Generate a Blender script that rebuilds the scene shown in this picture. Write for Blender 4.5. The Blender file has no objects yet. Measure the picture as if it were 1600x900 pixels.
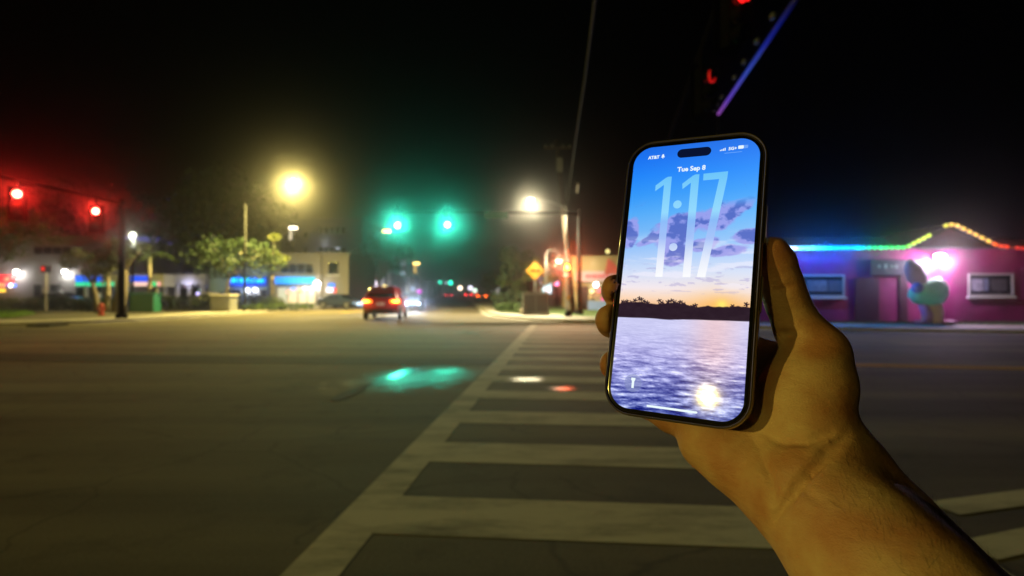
import bpy, math, random
import numpy as np
from mathutils import Vector, Matrix
random.seed(11)
rng = np.random.default_rng(5)
SC = bpy.context.scene
COL = SC.collection
RAD = math.radians

# ------------------------------------------------------------------ camera
F = 900.0                      # focal length in pixels of the 1600 px wide photograph
HZ = 457.0                     # row of the horizon
H_CAM = 1.5
cam_d = bpy.data.cameras.new('camera')
cam = bpy.data.objects.new('camera', cam_d)
COL.objects.link(cam)
cam.location = (0, 0, H_CAM)
cam.rotation_euler = (RAD(90) + math.atan((HZ - 450) / F), 0, 0)
cam_d.sensor_width = 36
cam_d.lens = 36 * F / 1600
cam_d.clip_start = 0.02
cam_d.clip_end = 3000
cam_d.dof.use_dof = True
cam_d.dof.focus_distance = 0.325
cam_d.dof.aperture_fstop = 8.5
SC.camera = cam

# ------------------------------------------------------------------ night sky
W = bpy.data.worlds.new('World')
SC.world = W
W.use_nodes = True
wn = W.node_tree.nodes
wl = W.node_tree.links
sky_node = wn.new('ShaderNodeTexSky')
sky_node.sky_type = 'NISHITA'
sky_node.sun_disc = False
sky_node.sun_elevation = RAD(-4)
sky_node.sun_rotation = RAD(200)
wl.new(sky_node.outputs[0], wn['Background'].inputs[0])
wn['Background'].inputs[1].default_value = 0.006

SC.view_settings.view_transform = 'Standard'
SC.view_settings.look = 'None'
SC.view_settings.gamma = 1
SC.view_settings.exposure = 0
SC.view_settings.use_curve_mapping = False
try:
    SC.cycles.use_denoising = True
    SC.cycles.max_bounces = 5
    SC.cycles.diffuse_bounces = 2
    SC.cycles.glossy_bounces = 3
    SC.cycles.transmission_bounces = 3
    SC.cycles.volume_bounces = 0
    SC.cycles.transparent_max_bounces = 6
    SC.cycles.sample_clamp_indirect = 4
    SC.cycles.caustics_reflective = False
    SC.cycles.caustics_refractive = False
except Exception:
    pass


def P(x, y, Y):
    """a point at distance Y in front of the camera seen at photo pixel x, y"""
    return Vector(((x - 800) / F * Y, Y, H_CAM - (y - HZ) / F * Y))


def G(x, y):
    """ground point seen at photo pixel x, y"""
    Y = H_CAM * F / (y - HZ)
    return Vector(((x - 800) / F * Y, Y, 0))


# ------------------------------------------------------------------ materials
MATS = {}


def mat(name, col=(.5, .5, .5), rough=.6, metal=0.0, emit=None, estr=1.0, noise=0.0, nscale=8.0,
        bump=0.0, bscale=60.0, spec=.5, sss=0.0, coat=0.0, sample='AUTO', alpha=1.0):
    if name in MATS:
        return MATS[name]
    m = bpy.data.materials.new(name)
    m.use_nodes = True
    nt = m.node_tree
    b = nt.nodes['Principled BSDF']
    b.inputs['Base Color'].default_value = (*col, 1)
    b.inputs['Roughness'].default_value = rough
    b.inputs['Metallic'].default_value = metal
    b.inputs['Specular IOR Level'].default_value = spec
    b.inputs['Coat Weight'].default_value = coat
    b.inputs['Alpha'].default_value = alpha
    if sss:
        b.inputs['Subsurface Weight'].default_value = sss
        b.inputs['Subsurface Radius'].default_value = (.008, .003, .0015)
        b.inputs['Subsurface Scale'].default_value = 1
    if emit is not None:
        b.inputs['Emission Color'].default_value = (*emit, 1)
        b.inputs['Emission Strength'].default_value = estr
        try:
            m.cycles.emission_sampling = sample
        except Exception:
            pass
    if noise or bump:
        tc = nt.nodes.new('ShaderNodeTexCoord')
    if noise:
        n = nt.nodes.new('ShaderNodeTexNoise')
        n.inputs['Scale'].default_value = nscale
        n.inputs['Detail'].default_value = 6
        n.inputs['Roughness'].default_value = .65
        nt.links.new(tc.outputs['Object'], n.inputs['Vector'])
        r = nt.nodes.new('ShaderNodeValToRGB')
        r.color_ramp.elements[0].position = .3
        r.color_ramp.elements[1].position = .7
        r.color_ramp.elements[0].color = (*[max(0, c * (1 - noise)) for c in col], 1)
        r.color_ramp.elements[1].color = (*[min(1, c * (1 + noise)) for c in col], 1)
        nt.links.new(n.outputs['Fac'], r.inputs[0])
        nt.links.new(r.outputs[0], b.inputs['Base Color'])
    if bump:
        n2 = nt.nodes.new('ShaderNodeTexNoise')
        n2.inputs['Scale'].default_value = bscale
        n2.inputs['Detail'].default_value = 4
        nt.links.new(tc.outputs['Object'], n2.inputs['Vector'])
        bp = nt.nodes.new('ShaderNodeBump')
        bp.inputs['Strength'].default_value = bump
        bp.inputs['Distance'].default_value = .02
        nt.links.new(n2.outputs['Fac'], bp.inputs['Height'])
        nt.links.new(bp.outputs[0], b.inputs['Normal'])
    MATS[name] = m
    return m


def glow(name, col, s, sample='NONE'):
    return mat(name, (.02, .02, .02), .4, emit=col, estr=s, sample=sample)


def road_mat(name, lo, hi, seed, rough=(.8, .95)):
    m = bpy.data.materials.new(name)
    m.use_nodes = True
    nt = m.node_tree
    N = nt.nodes.new
    L = nt.links.new
    b = nt.nodes['Principled BSDF']
    tc = N('ShaderNodeTexCoord')
    mp = N('ShaderNodeMapping')
    mp.inputs['Location'].default_value = (seed, seed * 2, 0)
    L(tc.outputs['Object'], mp.inputs['Vector'])
    big = N('ShaderNodeTexNoise')
    big.inputs['Scale'].default_value = .08
    big.inputs['Detail'].default_value = 5
    big.inputs['Roughness'].default_value = .62
    big.inputs['Distortion'].default_value = .6
    L(mp.outputs[0], big.inputs['Vector'])
    mp2 = N('ShaderNodeMapping')        # streaks of wear along the traffic of the cross street
    mp2.inputs['Scale'].default_value = (.06, 1.1, 1)
    mp2.inputs['Rotation'].default_value = (0, 0, RAD(6))
    L(tc.outputs['Object'], mp2.inputs['Vector'])
    stk = N('ShaderNodeTexNoise')
    stk.inputs['Scale'].default_value = 1.0
    stk.inputs['Detail'].default_value = 5
    L(mp2.outputs[0], stk.inputs['Vector'])
    fine = N('ShaderNodeTexNoise')
    fine.inputs['Scale'].default_value = 45
    fine.inputs['Detail'].default_value = 3
    L(tc.outputs['Object'], fine.inputs['Vector'])
    a1 = N('ShaderNodeMath'); a1.operation = 'MULTIPLY_ADD'
    a1.inputs[1].default_value = .42
    L(big.outputs['Fac'], a1.inputs[0])
    a2 = N('ShaderNodeMath'); a2.operation = 'MULTIPLY'
    a2.inputs[1].default_value = .44
    L(stk.outputs['Fac'], a2.inputs[0])
    L(a2.outputs[0], a1.inputs[2])
    a3 = N('ShaderNodeMath'); a3.operation = 'MULTIPLY_ADD'
    a3.inputs[1].default_value = .14
    L(fine.outputs['Fac'], a3.inputs[0])
    L(a1.outputs[0], a3.inputs[2])
    r = N('ShaderNodeValToRGB')
    r.color_ramp.elements[0].position = .41
    r.color_ramp.elements[1].position = .59
    r.color_ramp.elements[0].color = (*lo, 1)
    r.color_ramp.elements[1].color = (*hi, 1)
    L(a3.outputs[0], r.inputs[0])
    vor = N('ShaderNodeTexVoronoi')          # crazing cracks, broken up by noise
    vor.feature = 'DISTANCE_TO_EDGE'
    vor.inputs['Scale'].default_value = .55
    dist = N('ShaderNodeVectorMath'); dist.operation = 'MULTIPLY_ADD'
    dist.inputs[1].default_value = (.9, .9, 0)
    L(stk.outputs['Color'], dist.inputs[0])
    L(mp.outputs[0], dist.inputs[2])
    L(dist.outputs[0], vor.inputs['Vector'])
    cr = N('ShaderNodeMapRange')
    cr.inputs[1].default_value = .0
    cr.inputs[2].default_value = .012
    cr.inputs[3].default_value = .62
    cr.inputs[4].default_value = 1.0
    L(vor.outputs['Distance'], cr.inputs[0])
    cm2 = N('ShaderNodeMath'); cm2.operation = 'GREATER_THAN'; cm2.inputs[1].default_value = .52
    L(big.outputs['Fac'], cm2.inputs[0])
    mx0 = N('ShaderNodeMath'); mx0.operation = 'MAXIMUM'
    L(cr.outputs[0], mx0.inputs[0])
    L(cm2.outputs[0], mx0.inputs[1])
    spot = N('ShaderNodeTexNoise')           # oil spots and stains
    spot.inputs['Scale'].default_value = 1.3
    spot.inputs['Detail'].default_value = 7
    spot.inputs['Roughness'].default_value = .7
    L(mp.outputs[0], spot.inputs['Vector'])
    sm = N('ShaderNodeMapRange')
    sm.inputs[1].default_value = .30
    sm.inputs[2].default_value = .46
    sm.inputs[3].default_value = .55
    sm.inputs[4].default_value = 1.0
    L(spot.outputs['Fac'], sm.inputs[0])
    mu = N('ShaderNodeMath'); mu.operation = 'MULTIPLY'
    L(mx0.outputs[0], mu.inputs[0])
    L(sm.outputs[0], mu.inputs[1])
    mxc = N('ShaderNodeMixRGB'); mxc.blend_type = 'MULTIPLY'
    mxc.inputs[0].default_value = 1
    L(r.outputs[0], mxc.inputs[1])
    L(mu.outputs[0], mxc.inputs[2])
    L(mxc.outputs[0], b.inputs['Base Color'])
    mr = N('ShaderNodeMapRange')
    mr.inputs[1].default_value = .35
    mr.inputs[2].default_value = .65
    mr.inputs[3].default_value = rough[0]
    mr.inputs[4].default_value = rough[1]
    L(big.outputs['Fac'], mr.inputs[0])
    L(mr.outputs[0], b.inputs['Roughness'])
    b.inputs['Specular IOR Level'].default_value = .22
    bp = N('ShaderNodeBump')
    bp.inputs['Strength'].default_value = .35
    bp.inputs['Distance'].default_value = .01
    L(fine.outputs['Fac'], bp.inputs['Height'])
    L(bp.outputs[0], b.inputs['Normal'])
    MATS[name] = m
    return m


def paint_mat(name, col, under, wear=.5):
    """road paint worn through to the asphalt"""
    m = bpy.data.materials.new(name)
    m.use_nodes = True
    nt = m.node_tree
    N = nt.nodes.new
    L = nt.links.new
    b = nt.nodes['Principled BSDF']
    tc = N('ShaderNodeTexCoord')
    n = N('ShaderNodeTexNoise')
    n.inputs['Scale'].default_value = 1.6
    n.inputs['Detail'].default_value = 9
    n.inputs['Roughness'].default_value = .76
    mpw = N('ShaderNodeMapping')
    mpw.inputs['Scale'].default_value = (.45, 1.5, 1)
    L(tc.outputs['Object'], mpw.inputs['Vector'])
    L(mpw.outputs[0], n.inputs['Vector'])
    r = N('ShaderNodeValToRGB')
    r.color_ramp.elements[0].position = wear - .16
    r.color_ramp.elements[1].position = wear + .10
    r.color_ramp.elements[0].color = (*under, 1)
    r.color_ramp.elements[1].color = (*col, 1)
    L(n.outputs['Fac'], r.inputs[0])
    L(r.outputs[0], b.inputs['Base Color'])
    b.inputs['Roughness'].default_value = .85
    b.inputs['Specular IOR Level'].default_value = .08
    MATS[name] = m
    return m


# ------------------------------------------------------------------ mesh builder
class MB:
    def __init__(s):
        s.v = []
        s.f = []

    def add(s, vs, fs):
        o = len(s.v)
        s.v += [tuple(v) for v in vs]
        s.f += [tuple(i + o for i in f) for f in fs]
        return s

    def box(s, a, b, rz=0.0, c=None):
        x0, y0, z0 = a
        x1, y1, z1 = b
        vs = [Vector(p) for p in ((x0, y0, z0), (x1, y0, z0), (x1, y1, z0), (x0, y1, z0),
                                  (x0, y0, z1), (x1, y0, z1), (x1, y1, z1), (x0, y1, z1))]
        if rz:
            c = Vector(c if c is not None else ((x0 + x1) / 2, (y0 + y1) / 2, 0))
            R = Matrix.Rotation(rz, 3, 'Z')
            vs = [R @ (v - c) + c for v in vs]
        return s.add(vs, [(3, 2, 1, 0), (4, 5, 6, 7), (0, 1, 5, 4), (1, 2, 6, 5), (2, 3, 7, 6), (3, 0, 4, 7)])

    def bbox(s, a, b, bev):
        """box with chamfered edges along its top and vertical edges"""
        x0, y0, z0 = a
        x1, y1, z1 = b
        rings = []
        for (z, i) in ((z0, 0), (z1 - bev, 0), (z1, bev)):
            q = bev
            rings.append([(x0 + i + q, y0 + i, z), (x1 - i - q, y0 + i, z), (x1 - i, y0 + i + q, z), (x1 - i, y1 - i - q, z),
                          (x1 - i - q, y1 - i, z), (x0 + i + q, y1 - i, z), (x0 + i, y1 - i - q, z), (x0 + i, y0 + i + q, z)])
        return s.loft(rings)

    def loft(s, rings, cap=True, closed=True):
        n = len(rings[0])
        o = len(s.v)
        for r in rings:
            s.v += [tuple(p) for p in r]
        for k in range(len(rings) - 1):
            for i in range(n if closed else n - 1):
                j = (i + 1) % n
                s.f.append((o + k * n + i, o + k * n + j, o + (k + 1) * n + j, o + (k + 1) * n + i))
        if cap:
            s.f.append(tuple(o + i for i in reversed(range(n))))
            s.f.append(tuple(o + (len(rings) - 1) * n + i for i in range(n)))
        return s

    def tube(s, pts, rad, n=8, cap=True):
        pts = [Vector(p) for p in pts]
        if not isinstance(rad, (list, tuple)):
            rad = [rad] * len(pts)
        rings = []
        up = None
        for i, p in enumerate(pts):
            d = (pts[min(i + 1, len(pts) - 1)] - pts[max(i - 1, 0)]).normalized()
            if up is None:
                up = Vector((0, 0, 1)) if abs(d.z) < .9 else Vector((1, 0, 0))
            a = d.cross(up).normalized()
            up = a.cross(d).normalized()
            rings.append([p + (a * math.cos(t) + up * math.sin(t)) * rad[i] for t in [2 * math.pi * k / n for k in range(n)]])
        return s.loft(rings, cap)

    def ball(s, c, r, n=10, m=6, sq=(1, 1, 1)):
        rings = []
        for k in range(m + 1):
            t = math.pi * (k + .001) / (m + .002)
            rings.append([(c[0] + r * sq[0] * math.sin(t) * math.cos(u), c[1] + r * sq[1] * math.sin(t) * math.sin(u),
                           c[2] - r * sq[2] * math.cos(t)) for u in [2 * math.pi * i / n for i in range(n)]])
        return s.loft(rings)

    def prism(s, poly, z0, z1):
        n = len(poly)
        return s.loft([[(p[0], p[1], z0) for p in poly], [(p[0], p[1], z1) for p in poly]])

    def sheet(s, poly, z):
        return s.add([(p[0], p[1], z) for p in poly], [tuple(range(len(poly)))])

    def build(s, name, m, parent=None, smooth=False, loc=None):
        me = bpy.data.meshes.new(name)
        me.from_pydata(s.v, [], s.f)
        me.update()
        if m is not None:
            me.materials.append(m)
        if smooth:
            me.polygons.foreach_set('use_smooth', [True] * len(me.polygons))
        o = bpy.data.objects.new(name, me)
        COL.objects.link(o)
        if parent is not None:
            o.parent = parent
        if loc is not None:
            o.location = loc
        return o


def smooth_by_angle(o, ang=40):
    o.data.polygons.foreach_set('use_smooth', [True] * len(o.data.polygons))
    try:
        o.data.set_sharp_from_angle(angle=RAD(ang))
    except Exception:
        pass


def tag(o, label, cat, group=None):
    o['label'] = label
    o['category'] = cat
    if group:
        o['group'] = group
    return o


def thing(name, label, cat, loc=(0, 0, 0), rz=0.0, group=None):
    o = bpy.data.objects.new(name, None)
    o.empty_display_size = .2
    COL.objects.link(o)
    o.location = loc
    o.rotation_euler = (0, 0, rz)
    return tag(o, label, cat, group)


def struct(o):
    o['kind'] = 'structure'
    return o


def lamp(name, kind, loc, col, watts, parent=None, radius=.1, direction=None, cone=None, blend=.5):
    d = bpy.data.lights.new(name, kind)
    d.color = col
    d.energy = watts
    if kind in ('POINT', 'SPOT'):
        d.shadow_soft_size = radius
    if kind == 'SPOT':
        d.spot_size = cone
        d.spot_blend = blend
    o = bpy.data.objects.new(name, d)
    COL.objects.link(o)
    o.location = loc
    if direction is not None:
        o.rotation_euler = Vector(direction).to_track_quat('-Z', 'Y').to_euler()
    if parent is not None:
        o.parent = parent
    return o


# ================================================================== ground, roads, pavements
ASPH = road_mat('asphalt', (.055, .046, .031), (.175, .150, .105), 3)
PATCH = road_mat('asphalt_patch', (.018, .016, .014), (.034, .031, .027), 9, (.85, .95))
WHITE = paint_mat('worn_white_paint', (.60, .57, .50), (.16, .15, .125), .44)
YELLOW = paint_mat('worn_yellow_paint', (.72, .43, .03), (.14, .12, .09), .42)
CONC = mat('pavement_concrete', (.34, .32, .28), .8, noise=.22, nscale=1.2, bump=.25, bscale=30)
KERB = mat('kerb_concrete', (.30, .28, .25), .8, noise=.3, nscale=2.0, bump=.2)
SOIL = mat('dry_soil', (.07, .065, .045), .95, noise=.3, nscale=.8)
TURF = mat('turf', (.045, .085, .02), .95, noise=.4, nscale=3.0)

struct(MB().sheet([(-380, -380), (380, -380), (380, 420), (-380, 420)], -.03).build('ground', SOIL))
struct(MB().sheet([(-160, -60), (110, -60), (110, 418), (-160, 418)], 0).build('road', ASPH))

KL = [(-150, 17), (-60, 23.2), (-28, 25.4), (-24, 25.8), (-22, 26.6), (-20.6, 28.0), (-19.7, 30.2), (-19.2, 34), (-19, 41), (-18.8, 48),
      (-17.6, 64), (-17, 88), (-20, 150), (-35, 300), (-48, 410)]
KR = [(-33, 410), (-22, 300), (-11, 150), (-4.6, 75), (-1.7, 40.5), (-1.1, 36.6), (-.2, 33.6), (1.0, 31), (2.6, 29.2), (4.6, 27.7), (7, 25.8),
      (9.2, 24.2), (12.5, 22.7), (17.5, 21.2), (30, 18.9), (100, 8)]


def offset(poly, d):
    out = []
    for i, p in enumerate(poly):
        a = Vector(poly[max(i - 1, 0)])
        b = Vector(poly[min(i + 1, len(poly) - 1)])
        t = (b - a).normalized()
        out.append((p[0] - t.y * d, p[1] + t.x * d))
    return out


def strip_solid(inner, outer, z0, z1):
    mb = MB()
    rings = [[(a[0], a[1], z0), (a[0], a[1], z1), (b[0], b[1], z1), (b[0], b[1], z0)] for a, b in zip(inner, outer)]
    return mb.loft(rings)


for nm, K, far in (('left', KL, [(-150, 410)]), ('right', KR, [(100, 410)])):
    kerb = strip_solid(K, offset(K, .18), -.02, .13).build('kerb_' + nm, KERB)
    struct(kerb)
    gut = strip_solid(offset(K, -.42), offset(K, -.003), -.02, .008).build('gutter_' + nm, CONC)
    struct(gut)
    pv = strip_solid(offset(K, .183), offset(K, 3.1 if nm == 'left' else 3.6), -.02, .125).build('pavement_' + nm, CONC)
    struct(pv)
    blk = MB()
    inn = offset(K, 3.103 if nm == 'left' else 3.603)
    top = inn + far
    blk.prism(top if nm == 'right' else top, -.02, .115)
    struct(blk.build('verge_' + nm, TURF if nm == 'right' else SOIL))

# paving joints cut as dark saw lines are far below a pixel; flags near the corner are laid as pieces
mb = MB()
u = Vector((math.sin(RAD(5.04)), math.cos(RAD(5.04)), 0))
v = Vector((u.y, -u.x, 0))
L0 = Vector((-1.22, 3.11, 0))


def cw(a, b, z=.0045):
    """point a metres along the crossing and b metres to its right"""
    q = L0 + u * (a - 3.11) + v * b
    return (q.x, q.y, z)


def cw_quad(a0, a1, b0, b1, z=.0045):
    return [cw(a0, b0, z), cw(a0, b1, z), cw(a1, b1, z), cw(a1, b0, z)]


cross = struct(MB().sheet(cw_quad(1.0, 27.4, -.02, 3.9, .0015), .0015).build('crosswalk', ASPH))
for b0, b1 in ((0, .31), (3.55, 3.86)):
    q = MB().add(cw_quad(1.2, 27.2, b0, b1), [(0, 1, 2, 3)]).build('crosswalk_edge_line', WHITE, cross)
for i in range(-1, 16):
    a = 3.95 + i * 1.525
    MB().add(cw_quad(a - .33, a + .33, .3105, 3.5495), [(0, 1, 2, 3)]).build('crosswalk_bar', WHITE, cross)

# a second crossing that leaves the near corner to the right
c2 = struct(MB().sheet([(3.4, 2.2), (7.6, 1.5), (8.2, 5.6), (3.9, 5.1)], .002).build('side_crosswalk', ASPH))
for (xa, ya, xb, yb, w) in ((1470, 794, 1640, 771, .24), (1520, 860, 1660, 830, .24)):
    A, B = G(xa, ya), G(xb, yb)
    t = (B - A).normalized()
    n = Vector((-t.y, t.x, 0))
    B = A + t * 3.2
    z = Vector((0, 0, .0055))
    MB().add([A - n * w * .5 + z, B - n * w * .5 + z, B + n * w * .5 + z, A + n * w * .5 + z], [(0, 1, 2, 3)]).build('crosswalk_bar', WHITE, c2)

# yellow centre line of the cross street, right leg
yl = MB()
for o in (0, .28):
    A, B = Vector((5.4, 12.05 + o, .006)), Vector((60, 2.4 + o, .006))
    t = (B - A).normalized()
    n = Vector((-t.y, t.x, 0)) * .085
    yl.add([A - n, B - n, B + n, A + n], [(0, 1, 2, 3)])
struct(yl.build('centre_line', YELLOW))
# white stop line far right of the crossing and lane line of the main street
ml = MB()
for i in range(16):
    y0 = 44 + i * 12
    x0 = -8.3 - (y0 - 44) * .1
    ml.add([(x0 - .06, y0, .006), (x0 + .06, y0, .006), (x0 - .24, y0 + 3, .006), (x0 - .36, y0 + 3, .006)], [(0, 1, 2, 3)])
struct(ml.build('lane_line', WHITE))
yl2 = MB()
for o in (-.14, .14):
    yl2.add([(-12.5 + o - .05, 42, .006), (-12.5 + o + .05, 42, .006), (-13.2 + o, 80, .006), (-13.3 + o, 80, .006)], [(0, 1, 2, 3)])
struct(yl2.build('median_line', YELLOW))

# trench patches of darker asphalt
poly = [(-34, 12.9), (-20, 12.8), (-12, 12.6), (-6, 12.2), (-3, 12.0), (-.45, 11.9), (-.36, 13.0), (-3, 13.1), (-6, 13.5), (-12, 14.3), (-20, 14.7), (-34, 14.9)]
struct(MB().sheet(poly, .005).build('trench_patch', PATCH))
# long tar-filled scar in the wet wheel track
A, B = G(521, 626), G(580, 600)
pts = []
for k in range(13):
    t = k / 12
    q = A.lerp(B, t)
    pts.append((q, .17 * math.sin(math.pi * min(1, (t * .75 + .12))) * (1.15 - .75 * t)))
tarv = [(q.x + w * .75, q.y - w, .009) for q, w in pts] + [(q.x - w * .75, q.y + w, .009) for q, w in reversed(pts)]
struct(MB().add(tarv, [tuple(range(len(tarv)))]).build('tar_scar', mat('tar', (.012, .011, .010), .9)))


def blob(c, rx, ry, rz, n=40, rough=.18, seed=0):
    r = random.Random(seed)
    ph = [r.uniform(0, 6.28) for _ in range(4)]
    out = []
    for i in range(n):
        a = 2 * math.pi * i / n
        k = 1 + rough * (math.sin(2 * a + ph[0]) + .7 * math.sin(3 * a + ph[1]) + .5 * math.sin(5 * a + ph[2]) + .3 * math.sin(9 * a + ph[3]))
        x, y = rx * k * math.cos(a), ry * k * math.sin(a)
        out.append((c[0] + x * math.cos(rz) - y * math.sin(rz), c[1] + x * math.sin(rz) + y * math.cos(rz)))
    return out




def wet_mat(name, c, rx, ry, rz, rough, amount):
    """water film that thins out towards its ragged edge; c, rx, ry, rz place it on the road"""
    m = bpy.data.materials.new(name)
    m.use_nodes = True
    nt = m.node_tree
    N = nt.nodes.new
    L = nt.links.new
    b = nt.nodes['Principled BSDF']
    b.inputs['Base Color'].default_value = (.045, .042, .036, 1)
    b.inputs['Roughness'].default_value = rough
    b.inputs['Specular IOR Level'].default_value = .6
    tc = N('ShaderNodeTexCoord')
    mp = N('ShaderNodeMapping')
    mp.vector_type = 'TEXTURE'
    mp.inputs['Location'].default_value = (c[0], c[1], 0)
    mp.inputs['Rotation'].default_value = (0, 0, rz)
    mp.inputs['Scale'].default_value = (rx, ry, 1)
    L(tc.outputs['Object'], mp.inputs['Vector'])
    ln = N('ShaderNodeVectorMath'); ln.operation = 'LENGTH'
    L(mp.outputs[0], ln.inputs[0])
    n = N('ShaderNodeTexNoise')
    n.inputs['Scale'].default_value = 3.2
    n.inputs['Detail'].default_value = 8
    n.inputs['Roughness'].default_value = .68
    L(tc.outputs['Object'], n.inputs['Vector'])
    a = N('ShaderNodeMath'); a.operation = 'MULTIPLY_ADD'
    a.inputs[1].default_value = 1.3
    L(n.outputs['Fac'], a.inputs[0])
    L(ln.outputs['Value'], a.inputs[2])
    mr = N('ShaderNodeMapRange')
    mr.interpolation_type = 'SMOOTHERSTEP'
    mr.inputs[1].default_value = .55
    mr.inputs[2].default_value = 1.5
    mr.inputs[3].default_value = amount
    mr.inputs[4].default_value = 0
    L(a.outputs[0], mr.inputs[0])
    L(mr.outputs[0], b.inputs['Alpha'])
    g = N('ShaderNodeTexNoise')
    g.inputs['Scale'].default_value = 26
    g.inputs['Detail'].default_value = 3
    L(tc.outputs['Object'], g.inputs['Vector'])
    bp = N('ShaderNodeBump')
    bp.inputs['Strength'].default_value = .25
    bp.inputs['Distance'].default_value = .01
    L(g.outputs['Fac'], bp.inputs['Height'])
    L(bp.outputs[0], b.inputs['Normal'])
    return m


for (pa, pb, ry, rough, amount, z) in ((G(572, 604), G(668, 570), .36, .20, 1.0, .004), (G(640, 582), G(760, 580), .5, .32, .5, .003), (G(520, 620), G(740, 568), 1.7, .40, .7, .002),
                                       (G(776, 594), G(862, 592), .42, .30, .6, .0065), (G(850, 609), G(905, 606), .34, .30, .6, .0065), (G(700, 519), G(790, 521), .9, .3, .7, .003)):
    C = (pa + pb) / 2
    dv = pb - pa
    an = math.atan2(dv.y, dv.x)
    rx = dv.length * .6
    struct(MB().sheet(blob(C, rx * 1.25, ry * 1.35, an, rough=.03), z).build('puddle', wet_mat('water_film', C, rx, ry, an, rough, amount)))

# ================================================================== street furniture builders
STEEL = mat('galvanised_steel', (.32, .33, .33), .45, .7, noise=.15, nscale=3)
DARKP = mat('black_painted_steel', (.006, .006, .007), .9, spec=0.0)
BLACK = mat('black_plastic', (.005, .005, .005), .9, spec=0.0)
WOOD = mat('weathered_pole_wood', (.05, .04, .03), .95, spec=.1, noise=.4, nscale=5, bump=.5, bscale=20)
GREEN_E = (.05, 1.0, .62)
RED_E = (1.0, .03, .02)


def disc(c, r, nrm, n=16, bulge=.0):
    mb = MB()
    nrm = Vector(nrm).normalized()
    a = nrm.orthogonal().normalized()
    b = nrm.cross(a)
    c = Vector(c)
    rings = []
    for k, (q, h) in enumerate(((1, 0), (.75, .6), (.4, .9), (.02, 1))):
        rings.append([c + (a * math.cos(t) + b * math.sin(t)) * r * q + nrm * bulge * h for t in [2 * math.pi * i / n for i in range(n)]])
    return mb.loft(rings)


def signal_head(label, loc, yaw, lit, power, group, spot_dir=None, lit_str=40, cone=44, rim=None):
    """three-lens traffic signal; local -Y is the side the lenses face; origin at the lit lens"""
    t = thing('traffic_signal', label, 'traffic light', loc, yaw, group)
    idx = {'red': 0, 'yellow': 1, 'green': 2}[lit]
    zt = .36 * idx
    b = MB()
    b.bbox((-.19, -.02, zt - .93), (.19, .20, zt + .22), .03)
    b.box((-.05, .05, zt + .22), (.05, .13, zt + .62))
    b.build('housing', BLACK, t)
    MB().box((-.33, .205, zt - 1.06), (.33, .215, zt + .35)).build('backplate', BLACK, t)
    for k in range(3):
        z = zt - .36 * k
        vz = MB()
        n = 12
        rings = []
        for (yy, dz) in ((-.021, 0), (-.24, 0)):
            rings.append([(.165 * math.cos(a), yy - (0 if yy > -.1 else .06 * math.sin(a)), z + .165 * math.sin(a)) for a in
                          [RAD(-40 + 260 * i / n) for i in range(n + 1)]])
        vz.loft(rings, cap=False, closed=False)
        vz.build('visor', BLACK, t)
        on = k == idx
        if on:
            m = glow('lens_' + lit + '_lit%g' % lit_str, RED_E if lit == 'red' else GREEN_E, lit_str)
        else:
            m = mat(('lens_off_red', 'lens_off_amber', 'lens_off_green')[k], ((.08, .01, .01), (.08, .05, .01), (.01, .06, .04))[k], .25)
        disc((0, -.024, z), .15, (0, -1, 0), bulge=.03).build('lens', m, t)
    if rim:             # glowing arc put in for red light caught in the hood's lower rim
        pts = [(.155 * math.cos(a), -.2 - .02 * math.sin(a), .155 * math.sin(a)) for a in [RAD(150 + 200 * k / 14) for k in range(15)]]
        MB().tube(pts, [.02 + .014 * math.sin(math.pi * min(1, k / 14 + .12)) for k in range(15)], 8).build('rim_glow', glow('rim_red%g' % rim, (1, .01, .01), rim), t, True)
    if power:
        lamp('signal_light', 'SPOT', (0, -.10, 0), RED_E if lit == 'red' else GREEN_E, power, t, .06, (0, -1, -.14), RAD(cone), .9)
    return t


def mast_arm(label, base, arm_pts, r0=.16, m=STEEL, hpole=None):
    t = thing('signal_mast', label, 'signal mast', base)
    base = Vector(base)
    pts = [Vector(p) - base for p in arm_pts]
    h = hpole or pts[0].z + .25
    MB().tube([(0, 0, .1), (0, 0, h)], [r0, r0 * .75], 12).build('pole', m, t, True)
    b = MB()
    b.tube([(0, 0, .0), (0, 0, .28)], [.30, .26], 12)
    b.build('base_shoe', m, t)
    n = len(pts)
    MB().tube(pts, [r0 * .62 - (r0 * .3) * i / max(1, n - 1) for i in range(n)], 10).build('arm', m, t, True)
    return t


# ---------------- left mast with two red signals
base = P(190, 0, 30.8)
base.z = .12
mast_arm('tall dark signal mast on the left corner carrying two red lights', base,
         [(base.x, base.y, 6.25), (-20.55, 28.3, 6.2), (-20.2, 23.6, 6.1), (-20.0, 21.0, 6.05)], m=DARKP)
signal_head('traffic light showing red above the left corner, the lower one right of the other', P(149, 330, 28.4), RAD(28), 'red', 320,
            'red lights over the left road', cone=80, lit_str=150)
signal_head('traffic light showing red at the far left edge, the higher one', P(26, 303, 23.4), RAD(36), 'red', 320,
            'red lights over the left road', cone=80, lit_str=150)

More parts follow.
